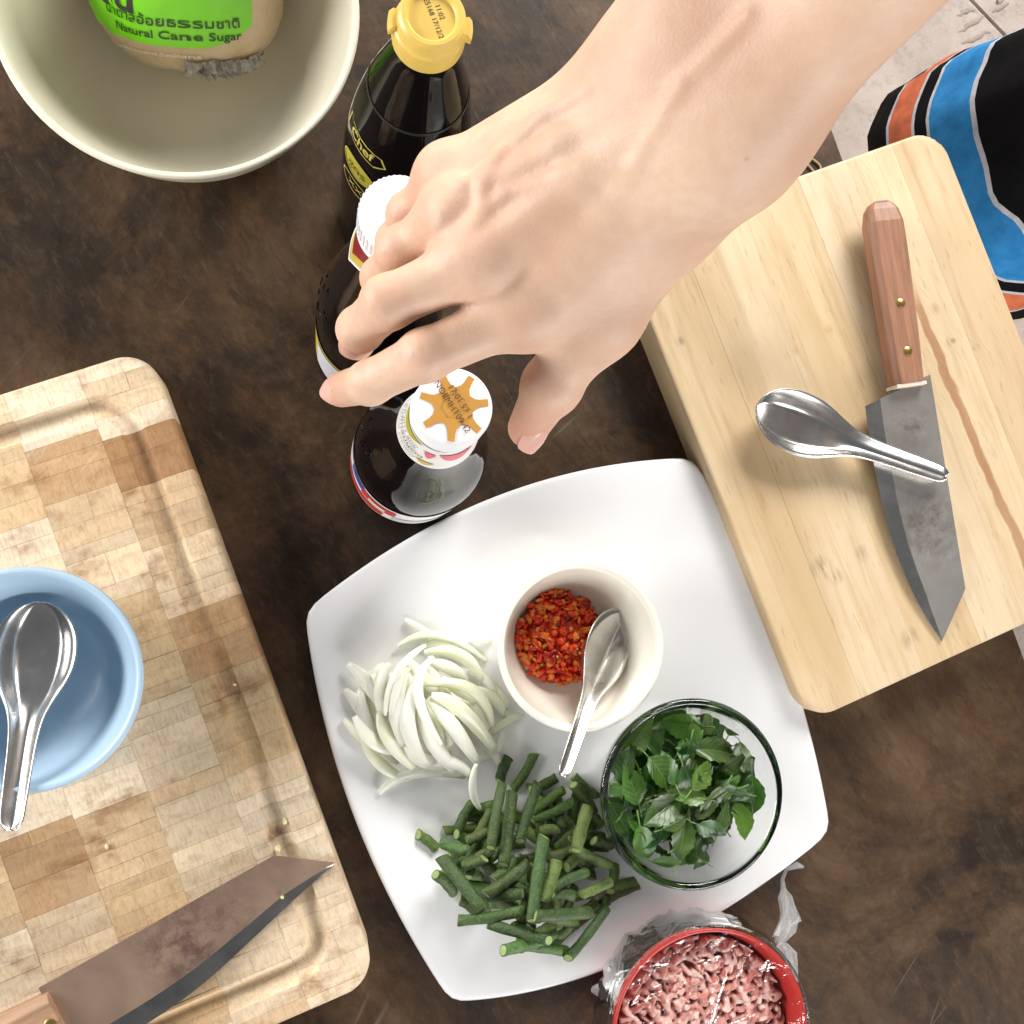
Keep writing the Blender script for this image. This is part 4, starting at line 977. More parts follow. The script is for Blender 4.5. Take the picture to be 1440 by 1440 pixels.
# ------------------------------------------------------------------ chopped chilli
def blob(c, s, rnd, R=None):
    """a small uneven lump"""
    base = [(0, 0, 1), (0.9, 0, .45), (.28, .85, .45), (-.72, .53, .45), (-.72, -.53, .45), (.28, -.85, .45), (.72, .53, -.45), (-.28, .85, -.45), (-.9, 0, -.45), (-.28, -.85, -.45), (.72, -.53, -.45), (0, 0, -1)]
    F = [(0,1,2),(0,2,3),(0,3,4),(0,4,5),(0,5,1),(1,6,2),(2,6,7),(2,7,3),(3,7,8),(3,8,4),(4,8,9),(4,9,5),(5,9,10),(5,10,1),(1,10,6),(6,11,7),(7,11,8),(8,11,9),(9,11,10),(10,11,6)]
    R = R or Matrix.Rotation(rnd.uniform(0, 6.3), 3, Vector((rnd.uniform(-1, 1), rnd.uniform(-1, 1), rnd.uniform(-1, 1))).normalized())
    return [Vector(c)+R@Vector((p[0]*s[0]*rnd.uniform(.75, 1.2), p[1]*s[1]*rnd.uniform(.75, 1.2), p[2]*s[2]*rnd.uniform(.75, 1.2))) for p in base], F
def m_chilli(name, c0, c1, rough=0.14):
    m = NT(name); m.bsdf(Roughness=rough); b = m.b; b.inputs['Subsurface Weight'].default_value = 0.25; b.inputs['Subsurface Radius'].default_value = (0.003, 0.0008, 0.0004); b.inputs['Subsurface Scale'].default_value = 0.5
    p = m.pos(); m.l(m.mix(m.ramp(m.noise(p, 130, 4, 0.6), [(0.35, 0.0), (0.65, 1.0)]), c0, c1), b.inputs['Base Color']); m.bump(m.noise(p, 900, 2), 0.2, 0.0004); return m.m
M_CH = [m_chilli('red_chilli', (0.66, 0.022, 0.008), (0.88, 0.09, 0.018)), m_chilli('orange_chilli', (0.82, 0.15, 0.014), (0.90, 0.32, 0.045)), m_chilli('dark_chilli', (0.22, 0.007, 0.004), (0.42, 0.015, 0.008)), m_chilli('chilli_seed', (0.66, 0.42, 0.14), (0.80, 0.60, 0.28))]
rnd = random.Random(4); vs_, fs, fm = [], [], []
ch_c = P(789, 898, CH.z+0.016)
for k in range(470):
    a = rnd.uniform(0, 2*math.pi); rr = math.sqrt(rnd.random())
    x = ch_c.x+rr*0.0285*math.cos(a)*(1.0); y = ch_c.y+rr*0.0305*math.sin(a)
    dx, dy = x-CH.x, y-CH.y; r = math.hypot(dx, dy)
    if r > 0.042: x = CH.x+dx*0.042/r; y = CH.y+dy*0.042/r; r = 0.042
    zi = CH.z+inner_z(CHR, CHH, CHF, 0.0042, 2.4, r); top = 0.0185*(1-rr**2.6)+0.001
    z = zi+0.0012+rnd.random()**0.3*top+0.0012*nz(x*150, y*150)
    kind = rnd.choices((0, 1, 2, 3), (6, 4, 1.2, 1.5))[0]
    s = (rnd.uniform(.0006, .0011),)*2+(0.00045,) if kind == 3 else (rnd.uniform(.0020, .0056), rnd.uniform(.0016, .0034), rnd.uniform(.0008, .0016))
    v, f = blob((x, y, z+(0.0008 if kind == 3 else 0)), s, rnd); o0 = len(vs_); vs_ += v; fs += [tuple(i+o0 for i in q_) for q_ in f]; fm += [kind]*len(f)
dome, df_ = [], []
for i in range(8):
    for j in range(28):
        a = 2*math.pi*j/28; rr = i/7; x, y = ch_c.x+rr*0.0265*math.cos(a), ch_c.y+rr*0.0295*math.sin(a); r = min(0.042, math.hypot(x-CH.x, y-CH.y))
        dome.append(Vector((x, y, CH.z+inner_z(CHR, CHH, CHF, 0.0042, 2.4, r)+0.0005+0.0145*(1-rr**2.6)+0.002*nz(x*200, y*200))))
for i in range(7):
    for j in range(28): a, b = i*28+j, i*28+(j+1) % 28; df_.append((a, a+28, b+28, b))
o0 = len(vs_); vs_ += dome; fs += [tuple(i+o0 for i in q_) for q_ in df_]; fm += [0]*len(df_)
tag(obj('chopped_chilli', vs_, fs, M_CH, origin=tuple(ch_c), fm=fm, smooth=True), 'finely chopped red and orange chilli in the ivory bowl', 'chilli', kind='stuff')
# ------------------------------------------------------------------ basil in the glass bowl
def m_leaf():
    m = NT('basil_leaf'); m.bsdf(Roughness=0.34); oi = m.n('ShaderNodeObjectInfo'); tc = m.n('ShaderNodeTexCoord').outputs['UV']
    sep = m.n('ShaderNodeSeparateXYZ'); m.l(tc, sep.inputs[0])
    vy = m.math('ABSOLUTE', m.math('SUBTRACT', sep.outputs['Y'], 0.5)); mid = m.ramp(vy, [(0.0, 1.0), (0.035, 0.0)])
    wv = m.math('FRACT', m.math('ADD', m.math('MULTIPLY', sep.outputs['X'], 6.5), m.math('MULTIPLY', vy, -4.0))); vein = m.ramp(m.math('ABSOLUTE', m.math('SUBTRACT', wv, 0.5)), [(0.0, 0.55), (0.07, 0.0)])
    nzv = m.noise(m.pos(), 130, 4, 0.6)
    c = m.mix(1.0, oi.outputs['Color'], m.ramp(nzv, [(0.3, (0.68, 0.72, 0.65)), (0.7, (1.25, 1.2, 1.2))]), 'MULTIPLY')
    c = m.mix(m.math('MAXIMUM', mid, vein), c, m.mix(0.5, c, (0.22, 0.36, 0.11))); m.l(c, m.b.inputs['Base Color'])
    m.b.inputs['Transmission Weight'].default_value = 0.0
    m.bump(m.math('SUBTRACT', nzv, m.math('MAXIMUM', mid, vein)), 0.4, 0.0006)
    tr = m.n('ShaderNodeBsdfTranslucent'); m.l(m.mix(1.0, c, (1.6, 1.7, 0.6), 'MULTIPLY'), tr.inputs['Color']); ms = m.n('ShaderNodeMixShader'); ms.inputs[0].default_value = 0.12
    m.l(m.b.outputs[0], ms.inputs[1]); m.l(tr.outputs[0], ms.inputs[2]); m.l(ms.outputs[0], m.out.inputs[0]); return m.m
M_LEAF = m_leaf(); M_STEM = plain('basil_sprig', (0.16, 0.25, 0.07), 0.5, vary=0.25)
rnd = random.Random(9)
def leaf_mesh(L, W, curl, fold, rnd):
    n, mm = 12, 4; vs_, fs, uv = [], [], []
    for i in range(n+1):
        t = i/n; wv = W*(math.sin(math.pi*min(1, t**0.8*0.97+0.015))**0.85)*(1+(0.09 if i % 2 else -0.05)); x = L*t
        for j in range(-mm, mm+1):
            s = j/mm; y = s*wv; z = curl*L*(t*t-0.25*t)+fold*abs(y)-0.25*fold*abs(y)*abs(s)+0.05*L*math.sin(t*9+s*2)*abs(s)*0.6
            vs_.append(Vector((x+0.10*abs(y), y, z))); uv.append((t, 0.5+s*0.5))
    w_ = 2*mm+1
    for i in range(n):
        for j in range(2*mm): a = i*w_+j; fs.append((a, a+w_, a+w_+1, a+1))
    # leaf stalk
    st, sf = tube([Vector((-0.32*L, 0.02*L, -0.06*L)), Vector((-0.16*L, 0.0, -0.01*L)), Vector((0.03*L, 0, -0.0002))], [0.0006, 0.0005, 0.00045], 5)
    o0 = len(vs_); vs_ += st; fs += [tuple(q+o0 for q in g) for g in sf]; uv += [(0.5, 0.5)]*len(st)
    return vs_, fs, uv
gpile = Pile(GB.x-0.07, GB.x+0.07, GB.y-0.07, GB.y+0.07, lambda X, Y: np.full_like(X, GB.z+0.006), 0.001)
gp_c = P(960, 1105, GB.z+0.03)
big = [(930,1140,72,-150,2.4), (1010,1055,78,-5,2.8), (960,1020,60,175,2.0), (905,1190,70,-75,2.6), (940,1225,75,-20,2.4), (985,1090,50,50,2.0), (1000,1165,52,-20,2.2), (1070,1075,60,-140,2.2), (1060,1120,70,-80,2.6),
       (895,1040,70,60,2.6), (930,1085,52,-50,1.6), (985,1215,38,-120,1.6), (1000,990,50,-15,2.0), (1035,1015,45,60,2), (890,1105,60,110,2.2), (870,1150,48,-60,1.6), (960,1180,60,-100,2.4), (1045,1155,55,-70,2.0), (1020,1105,50,20,2), (880,1075,60,80,2.4)]
def put_leaf(p, L, W, yaw, pitch, roll, col, curl, fold, lab='small basil leaf deep in the clear glass bowl'):
    v, f, uv = leaf_mesh(L, W, curl, fold, rnd)
    R = Matrix.Rotation(yaw, 3, 'Z') @ Matrix.Rotation(pitch, 3, 'Y') @ Matrix.Rotation(roll, 3, 'X')
    ctr = Vector((L*0.5, 0, 0)); w_ = [Vector(p)+R@(q-ctr) for q in v]
    # keep inside the bowl and above its floor
    out = []
    for q in w_:
        dx, dy = q.x-GB.x, q.y-GB.y; r = math.hypot(dx, dy); rm = 0.0505
        lim = 0.0285+0.0225*sstep(0.0, 0.030, q.z-GB.z-0.006)
        if r > lim: q.x = GB.x+dx*lim/r; q.y = GB.y+dy*lim/r; r = lim
        q.z = max(q.z, GB.z+0.0062+0.0012*rnd.random()); out.append(q)
    o = obj('basil_leaf', out, f, M_LEAF, origin=p); ul = o.data.uv_layers.new(name='UVMap')
    li = np.empty(len(o.data.loops), dtype=np.int32); o.data.loops.foreach_get('vertex_index', li); ul.data.foreach_set('uv', np.array(uv, dtype=np.float32)[li].ravel())
    o.color = (*col, 1); tag(o, lab, 'basil leaf', 'basil leaves in the glass bowl'); return o
def leafcol():
    g = rnd.choice((rnd.uniform(0.55, 0.9), rnd.uniform(0.8, 1.7))); h = rnd.random()
    return (0.038*g*(0.8+h*0.9), 0.120*g, 0.017*g*(0.7+0.8*rnd.random()))
for k in range(250):
    a = rnd.uniform(0, 2*math.pi); rr = math.sqrt(rnd.random()); lay = k/250
    R0 = lerp(0.031, 0.047, min(1, lay*1.6)); x = gp_c.x+R0*rr*math.cos(a); y = gp_c.y+R0*rr*math.sin(a)
    if (x-gp_c.x)*0.60-(y-gp_c.y)*0.8 > 0.034: continue        # the side towards the corner of the plate stays empty
    zmax = 0.012+0.037*(1-0.6*rr*rr)
    z = GB.z+0.009+zmax*lay; L = rnd.uniform(0.015, 0.026)
    put_leaf(Vector((x, y, z)), L, L*rnd.uniform(0.24, 0.33), rnd.uniform(0, 6.3), rnd.uniform(-0.55, 0.55), rnd.uniform(-0.8, 0.8), leafcol(), rnd.uniform(-0.25, 0.15), rnd.uniform(0.0, 0.5))
for k, (u, v_, ln, ya, wr) in enumerate(big):
    rr = math.hypot(u-965, v_-1110)/110; z = GB.z+0.058-0.022*rr*rr; p = P(u, v_, z); L = ln/1570*(H-z)*1.02
    col = leafcol()
    if k in (3, 4): col = (0.13, 0.34, 0.04)
    put_leaf(p, L, L/wr*0.66, math.radians(ya)*-1 if False else math.radians(ya), rnd.uniform(-0.55, 0.4), rnd.uniform(-0.75, 0.75), col, rnd.uniform(-0.45, 0.1), rnd.uniform(0.1, 0.7), 'bright light green basil leaf against the glass bowl' if k in (3, 4) else 'broad dark basil leaf on top of the glass bowl heap')
for k in range(20):
    a = rnd.uniform(0, 6.3); rr = rnd.uniform(0, 0.034); z = GB.z+rnd.uniform(0.040, 0.052)-rr*0.3; c = Vector((gp_c.x+rr*math.cos(a), gp_c.y+rr*math.sin(a), z)); d = Vector((math.cos(a*3), math.sin(a*3), rnd.uniform(-.25, .25)))*rnd.uniform(0.006, 0.012); s = Vector((-d.y, d.x, 0))*0.3
    v, f = tube([c-d, c+s*0.6, c+d*0.9, c+d*1.3-s*0.4], [0.00075, 0.0007, 0.0006, 0.0004], 6); tag(obj('basil_sprig', v, f, M_STEM, origin=c), 'thin pale basil stalk among leaves in the glass bowl', 'basil sprig', 'basil stalks in the glass bowl')

# ------------------------------------------------------------------ minced pork and cling film
def m_mince():
    m = NT('minced_pork'); m.bsdf(Roughness=0.3); b = m.b; b.inputs['Subsurface Weight'].default_value = 0.3; b.inputs['Subsurface Radius'].default_value = (0.004, 0.0016, 0.0012); b.inputs['Subsurface Scale'].default_value = 0.6
    at = m.n('ShaderNodeAttribute'); at.attribute_name = 'tone'; p = m.pos()
    f = m.math('ADD', m.math('MULTIPLY', at.outputs['Fac'], 0.65), m.math('MULTIPLY', m.noise(p, 190, 4, 0.6), 0.42))
    c = m.ramp(f, [(0.22, (0.46, 0.15, 0.125)), (0.42, (0.60, 0.28, 0.235)), (0.62, (0.70, 0.40, 0.35)), (0.85, (0.80, 0.60, 0.54))]); m.l(c, b.inputs['Base Color'])
    m.bump(m.noise(p, 700, 3), 0.25, 0.0006); return m.m
rng = np.random.default_rng(6); NS = 1300
sa, sr = rng.uniform(0, 2*math.pi, NS), 0.0535*np.sqrt(rng.random(NS)); sx, sy = sr*np.cos(sa), sr*np.sin(sa)
so_, sl, sw = rng.uniform(0, math.pi, NS), rng.uniform(0.0018, 0.0046, NS), rng.uniform(0.0010, 0.0021, NS)
hz = rng.uniform(-0.0030, 0.0022, NS); tone = rng.random(NS)
GS = 0.00062; ax1 = np.arange(-0.0546, 0.0546, GS); NX = len(ax1)
GX, GY = np.meshgrid(ax1, ax1, indexing='ij'); zz_ = np.full(GX.shape, -0.006); tn = np.zeros(GX.shape)
for k in range(NS):                                            # every crumb of meat is a leaning lump
    i0, i1 = np.searchsorted(ax1, [sx[k]-0.010, sx[k]+0.010]); j0, j1 = np.searchsorted(ax1, [sy[k]-0.010, sy[k]+0.010])
    dx, dy = GX[i0:i1, j0:j1]-sx[k], GY[i0:i1, j0:j1]-sy[k]; c_, s_ = math.cos(so_[k]), math.sin(so_[k]); a = (dx*c_+dy*s_)/sl[k]; b = (-dx*s_+dy*c_)/sw[k]
    q = (np.abs(a)**2.6+np.abs(b)**2.6); v = np.where(q < 1, hz[k]+0.0022*np.sqrt(np.maximum(0, 1-q))+0.10*dx*math.sin(k)+0.10*dy*math.cos(k*2.3), -0.006)
    m_ = v > zz_[i0:i1, j0:j1]; zz_[i0:i1, j0:j1][m_] = v[m_]; tn[i0:i1, j0:j1][m_] = tone[k]
RR = np.hypot(GX, GY); keep = RR < 0.0540; idm = -np.ones(GX.shape, int); idm[keep] = np.arange(keep.sum())
Zm = RED.z+0.0385+0.0065*(1-(RR/0.054)**2)+zz_
vs_ = np.stack([RED.x+GX[keep], RED.y+GY[keep], Zm[keep]], 1)
qd = np.stack([idm[:-1, :-1], idm[1:, :-1], idm[1:, 1:], idm[:-1, 1:]], -1).reshape(-1, 4); qd = qd[(qd >= 0).all(1)]
mo = tag(obj('minced_pork', list(vs_), [tuple(int(i) for i in q) for q in qd], m_mince(), origin=(RED.x, RED.y, RED.z+0.03)), 'coarse pink minced pork filling the red bowl', 'minced pork', kind='stuff')
at = mo.data.attributes.new('tone', 'FLOAT', 'POINT'); at.data.foreach_set('value', tn[keep].astype(np.float32))
sm_ = mo.modifiers.new('soft', 'SMOOTH'); sm_.factor = 0.5; sm_.iterations = 2
def m_film():
    m = NT('cling_film'); p = m.pos(); tr = m.n('ShaderNodeBsdfTransparent'); gl = m.n('ShaderNodeBsdfGlossy'); gl.inputs['Roughness'].default_value = 0.045
    bp = m.n('ShaderNodeBump'); bp.inputs['Strength'].default_value = 0.36; bp.inputs['Distance'].default_value = 0.0022
    vr = m.vor(p, 48, 'DISTANCE_TO_EDGE'); ridge = m.ramp(vr, [(0.0, 1.0), (0.06, 0.2), (0.3, 0.0)])
    m.l(m.math('ADD', m.math('MULTIPLY', ridge, 0.28), m.noise(p, 65, 4, 0.6, 2.5)), bp.inputs['Height']); m.l(bp.outputs[0], gl.inputs['Normal'])
    fr = m.n('ShaderNodeFresnel'); fr.inputs['IOR'].default_value = 1.5; m.l(bp.outputs[0], fr.inputs['Normal']); fr.inputs['IOR'].default_value = 1.38
    k = m.math('ADD', m.math('MULTIPLY', fr.outputs[0], 0.9), 0.0, True)
    a = m.n('ShaderNodeMixShader'); m.l(k, a.inputs[0]); m.l(tr.outputs[0], a.inputs[1]); m.l(gl.outputs[0], a.inputs[2]); m.l(a.outputs[0], m.out.inputs[0]); return m.m
M_FILM = m_film()
film = thing('cling_film', 'wrinkled clear cling film stretched over the red bowl', 'cling film', (RED.x, RED.y, RED.z+RDH))
vs_, fs = [], []; na = 120; rings = [0.05, .15, .28, .42, .55, .66, .76, .85, .92, .97, 1.0, 1.025]
for r in rings:
    for k in range(na):
        a = 2*math.pi*k/na; rad = (RDR+0.0018)*r; x, y = RED.x+rad*math.cos(a), RED.y+rad*math.sin(a)
        wr = 0.0016*nz(x*110, y*110, 2)+0.0012*abs(nz(a*5.0, r*3, 7))+0.0020*math.sin(a*9+3*nz(a*2, r*2))*sstep(.45, .9, r)*(1-sstep(.96, 1, r))*abs(nz(a*3, 1, 4))
        z = RED.z+RDH+0.0021-0.0042*(1-r*r)*(1 if r < 1 else 0)+wr*(1-sstep(.9, 1.0, r)); z = max(z, RED.z+0.0475) if r < 0.9 else z
        if r > 1.01: z = RED.z+RDH-0.0015
        vs_.append((x, y, z))
for i in range(len(rings)-1):
    for k in range(na): a, b = i*na+k, i*na+(k+1) % na; fs.append((a, b, b+na, a+na))
fs.append(tuple(range(na))[::-1]); obj('stretched_cover', vs_, fs, M_FILM, film)
vs_, fs = [], []; nr = 9; na = 160; rnd = random.Random(2)
for i in range(nr):
    t = i/(nr-1)
    for k in range(na):
        a = 2*math.pi*k/na; fl = 0.0025+0.0035*(0.5+0.5*math.sin(a*3+1.0))+0.0025*nz(a*4, 2)
        rad = RDR+0.0021+fl*t*(0.7+0.3*math.sin(t*3))+0.0024*t*nz(a*14, t*2.5, 5)+0.0012*t*nz(a*38, t*4, 1)
        z = RED.z+RDH-0.001-0.027*t+0.003*t*nz(a*10, t*3, 8); vs_.append((RED.x+rad*math.cos(a), RED.y+rad*math.sin(a), z))
for i in range(nr-1):
    for k in range(na): a, b = i*na+k, i*na+(k+1) % na; fs.append((a, b, b+na, a+na))
obj('gathered_skirt', vs_, fs, M_FILM, film)
M_FILMW = plain('bunched_film', (0.62, 0.63, 0.64), 0.2, vary=0.3, vscale=260, bump=0.6, bscale=300)
M_FILMW.node_tree.nodes['Principled BSDF'].inputs['Alpha'].default_value = 0.30
def tail(pts, rad, name='twisted_tail'):
    n = len(pts); vs_, fs = tube(pts, rad, 9); rn = random.Random(len(pts)*7)
    vs_ = [Vector(q)+Vector((rn.uniform(-1, 1), rn.uniform(-1, 1), rn.uniform(-1, 1)))*rad[i//9]*0.42 for i, q in enumerate(vs_)]
    obj(name, vs_, fs, M_FILMW, film, smooth=False)
tail([P(1092, 1322, .040), P(1106, 1300, .034), P(1112, 1285, .028), P(1106, 1265, .020), P(1102, 1250, .014), P(1101, 1236, .012), P(1106, 1222, .012), P(1122, 1216, .014), P(1130, 1219, .015)], [.0035, .0062, .0060, .0042, .0018, .0014, .0013, .0028, .0010])
tail([P(884, 1392, .030), P(862, 1398, .026), P(852, 1396, .022), P(846, 1384, .020), P(838, 1392, .019), P(848, 1402, .018)], [.0030, .0042, .0040, .0034, .0034, .0012])
tail([P(1100, 1330, .046), P(1112, 1345, .042), P(1116, 1362, .036), P(1118, 1380, .03)], [.0030, .0036, .0032, .0015])

# ------------------------------------------------------------------ crumbs and an elastic band
M_CRUMB = plain('garlic', (0.72, 0.66, 0.36), 0.45, vary=0.2, vscale=400)
rnd = random.Random(13)
for u, v_, s, zz, lab in ((401, 1155, .0021, LBZ-0.003, 'garlic crumb in the juice groove of the end-grain board'), (391, 1193, .0021, LBZ, 'green-tinged garlic crumb beside the tip of the stained knife'), (150, 1190, .0017, LBZ, 'tiny pale garlic crumb below the blue bowl'), (330, 962, .0014, LBZ-0.003, 'tiny garlic crumb in the groove nearest the square plate'), (397, 1262, .0012, LBZ+0.0042, 'white garlic speck stuck on the stained knife blade')):
    p = P(u, v_, zz+s*0.8); v, f = blob(p, (s*1.2, s*.9, s*.8), rnd); tag(obj('garlic_crumb', v, f, M_CRUMB, origin=p), lab, 'crumb', 'garlic crumbs on the end-grain board')
bp_ = [(1100, 226), (1122, 217), (1140, 222), (1154, 234), (1148, 244), (1130, 226), (1112, 227)]
pts = [P(u, v_, 0.0012) for u, v_ in bp_]; cl = []
for i in range(len(pts)):
    a, b, c, d = pts[i-1], pts[i], pts[(i+1) % len(pts)], pts[(i+2) % len(pts)]
    for t in (0, .25, .5, .75): cl.append(0.5*((2*b)+(c-a)*t+(2*a-5*b+4*c-d)*t*t+(3*b-a-3*c+d)*t**3))
v, f = tube(cl+[cl[0]], 0.0007, 6); tag(obj('elastic_band', v, f, plain('tan_rubber', (0.45, 0.33, 0.20), 0.6), origin=pts[2]), 'thin tan elastic band on the table by the pale board', 'elastic band')

# ------------------------------------------------------------------ the person reaching over the table
def surface_nets(F, org, h):
    """smooth quad mesh of the zero level of F sampled on a grid"""
    n = F.shape; ins = F < 0
    c = np.zeros([k-1 for k in n], np.uint8)
    for dx in (0, 1):
        for dy in (0, 1):
            for dz in (0, 1): c += ins[dx:n[0]-1+dx, dy:n[1]-1+dy, dz:n[2]-1+dz]
    act = (c > 0) & (c < 8); idx = np.argwhere(act); num = -np.ones(c.shape, np.int64); num[act] = np.arange(len(idx))
    acc = np.zeros((len(idx), 3)); cnt = np.zeros(len(idx))
    offs = [(a, b, d) for a in (0, 1) for b in (0, 1) for d in (0, 1)]
    for o in offs:
        for ax in range(3):
            if o[ax] == 1: continue
            p = list(o); p[ax] = 1
            fa = F[idx[:, 0]+o[0], idx[:, 1]+o[1], idx[:, 2]+o[2]]; fb = F[idx[:, 0]+p[0], idx[:, 1]+p[1], idx[:, 2]+p[2]]
            m = (fa < 0) != (fb < 0); t = np.where(m, fa/(fa-fb+1e-20), 0)
            pos = np.array(o, float)[None, :]+np.zeros((len(idx), 3)); pos[:, ax] += t
            acc[m] += pos[m]; cnt[m] += 1
    verts = (idx+acc/cnt[:, None])*h+np.array(org)[None, :]
    quads = []
    for ax in range(3):
        sl0 = [slice(None)]*3; sl1 = [slice(None)]*3; sl0[ax] = slice(0, n[ax]-1); sl1[ax] = slice(1, n[ax])
        a, b = ins[tuple(sl0)], ins[tuple(sl1)]; e = np.argwhere(a != b); u, w_ = [(1, 2), (2, 0), (0, 1)][ax]
        k = (e[:, u] > 0) & (e[:, w_] > 0) & (e[:, u] < n[u]-1) & (e[:, w_] < n[w_]-1); e = e[k]
        fl = a[tuple(e.T)]
        def cell(du, dw):
            q = e.copy(); q[:, u] -= du; q[:, w_] -= dw; return num[tuple(q.T)]
        q = np.stack([cell(1, 1), cell(0, 1), cell(0, 0), cell(1, 0)], 1); q[~fl] = q[~fl][:, ::-1]; quads.append(q)
    return verts, np.concatenate(quads)
def smin(a, b, k):
    h = np.clip(0.5+0.5*(b-a)/k, 0, 1); return b+(a-b)*h-k*h*(1-h)
class Field:
    def __init__(s, lo, hi, h, fr=None):
        s.h = h; s.lo = np.array(lo); s.n = [int((b-a)/h)+1 for a, b in zip(lo, hi)]
        g = np.meshgrid(*[lo[i]+np.arange(s.n[i])*h for i in range(3)], indexing='ij'); s.g = [q.astype(np.float32) for q in g]
    def cone(s, a, b, ra, rb, flat=None):
        """tapered capsule; flat=(direction, factor) squeezes it along a direction"""
        a, b = np.array(a, np.float32), np.array(b, np.float32); d = b-a; L2 = float(d@d)+1e-12
        px_, py_, pz_ = (s.g[i]-a[i] for i in range(3)); t = np.clip((px_*d[0]+py_*d[1]+pz_*d[2])/L2, 0, 1)
        qx, qy, qz = px_-t*d[0], py_-t*d[1], pz_-t*d[2]
        if flat is not None:
            f = np.array(flat[0]); k = flat[1]; pr = qx*f[0]+qy*f[1]+qz*f[2]; qx, qy, qz = qx+f[0]*pr*(k-1), qy+f[1]*pr*(k-1), qz+f[2]*pr*(k-1)
        return np.sqrt(qx*qx+qy*qy+qz*qz)-(ra+(rb-ra)*t)
    def ball(s, c, r): return np.sqrt(sum((s.g[i]-c[i])**2 for i in range(3)))-r
wr = np.array(P(985, 132, 0.395))                       # wrist
mcp = [np.array(P(*q)) for q in ((741, 436, 0.350), (676, 366, 0.356), (640, 300, 0.351), (628, 246, 0.341))]
pip = [np.array(P(*q)) for q in ((597, 500, 0.345), (547, 425, 0.346), (566, 352, 0.334), (577, 300, 0.322))]
dip = [np.array(P(*q)) for q in ((521, 538, 0.326), (507, 463, 0.324), (538, 390, 0.312), (556, 338, 0.3045))]
tip = [np.array(P(*q)) for q in ((480, 548, 0.306), (502, 482, 0.303), (536, 412, 0.2925), (556, 362, 0.2935))]
th_c = np.array(P(935, 300, 0.365)); th_m = np.array(P(846, 448, 0.345)); th_i = np.array(P(776, 542, 0.326)); th_t = np.array(P(742, 602, 0.309))
elb = np.array(P(1245, -175, 0.455)); elb = wr+(elb-wr)/np.linalg.norm(elb-wr)*0.255
# local frame of the hand: x towards the elbow, y across, z out of its back
X_ = (elb-mcp[1]); X_ /= np.linalg.norm(X_); ac = mcp[3]-mcp[0]; Y_ = ac-X_*(ac@X_); Y_ /= np.linalg.norm(Y_); Z_ = np.cross(X_, Y_)
if Z_[2] < 0: Z_ = -Z_; Y_ = -Y_
LR = np.stack([X_, Y_, Z_]); loc = lambda p: LR@(np.array(p)-wr)
allp = np.array([loc(p) for p in mcp+pip+dip+tip+[th_c, th_m, th_i, th_t, wr, elb]])
lo = allp.min(0)-0.028; hi = allp.max(0)+0.028; lo[1] -= 0.01; hi[1] += 0.012; hi[0] = loc(elb)[0]+0.0
HS = 0.00125; Fd = Field(lo, hi, HS)
Lm, Lp, Ld, Lt = ([loc(p) for p in q] for q in (mcp, pip, dip, tip)); ac_l = np.array([0, 1.0, 0])*np.sign(loc(mcp[3])[1]-loc(mcp[0])[1]); zz = np.array([0, 0, 1.0])
W0 = np.zeros(3); El = loc(elb); C, Mt, It, Tt = loc(th_c), loc(th_m), loc(th_i), loc(th_t)
# forearm: two bones side by side
arm = Fd.cone(W0+ac_l*0.0155-zz*0.001, El+ac_l*0.019, 0.0175, 0.029); arm = smin(arm, Fd.cone(W0-ac_l*0.0150-zz*0.002, El-ac_l*0.014, 0.0182, 0.0285), 0.02)
arm = smin(arm, Fd.ball(W0+ac_l*0.019+np.array([0.012, 0, 0.0055]), 0.0125), 0.014)          # ulna head
# palm: a ray of flesh to every knuckle
palm = None; wof = [-0.0155, -0.006, 0.005, 0.0150]; rad = [0.0125, 0.0122, 0.0115, 0.0105]
for i in range(4):
    c = Fd.cone(W0+ac_l*wof[i]+np.array([-0.004, 0, -0.001]), Lm[i]-zz*0.0035, 0.0150, rad[i]); palm = c if palm is None else smin(palm, c, 0.012)
palm = smin(palm, Fd.cone(W0-ac_l*0.012-zz*0.006, C-zz*0.004, 0.016, 0.0155), 0.014)
palm = smin(palm, Fd.cone(C-zz*0.003, Mt-zz*0.001, 0.0155, 0.0128), 0.014)
palm = smin(palm, Fd.cone(C, Lm[0]-zz*0.006, 0.012, 0.0105), 0.012)                           # web between thumb and index finger
hand = smin(arm, palm, 0.030)
for i in range(4): hand = smin(hand, Fd.ball(Lm[i]+zz*0.0012, [0.0108, 0.0108, 0.0102, 0.0092][i]), 0.008)   # knuckles
for i in range(4):                                                                            # tendons on the back
    a = Lm[i]+zz*0.0055; b = W0+ac_l*wof[i]*0.55+np.array([0.004, 0, 0.0118]); m_ = (a+b)/2+zz*0.0004
    hand = smin(hand, Fd.cone(a, m_, 0.0025, 0.0020), 0.008); hand = smin(hand, Fd.cone(m_, b, 0.0020, 0.0014), 0.008)
vein = [(-0.022, -0.3, -0.060, 0.35), (-0.060, 0.35, -0.085, 0.15), (-0.02, 0.55, -0.055, 0.72), (-0.055, 0.72, -0.082, 0.55), (0.03, -0.1, -0.022, -0.3), (-0.055, 0.72, -0.07, 0.3)]
def back_z(x, y):
    """top of the hand at local x, y"""
    i = int((x-lo[0])/HS); j = int((y-lo[1])/HS); col = hand[i, j, :]; k = np.where(col < 0)[0]
    return lo[2]+(k.max()*HS if len(k) else 0)
vs0 = []
for x0, y0, x1, y1 in vein:
    a = np.array([x0, ac_l[1]*y0*0.034, 0]); b = np.array([x1, ac_l[1]*y1*0.034, 0]); m_ = (a+b)/2+np.array([0, 0.003, 0])
    for q in (a, m_, b): q[2] = back_z(q[0], q[1])-0.0008
    vs0 += [(a, m_), (m_, b)]
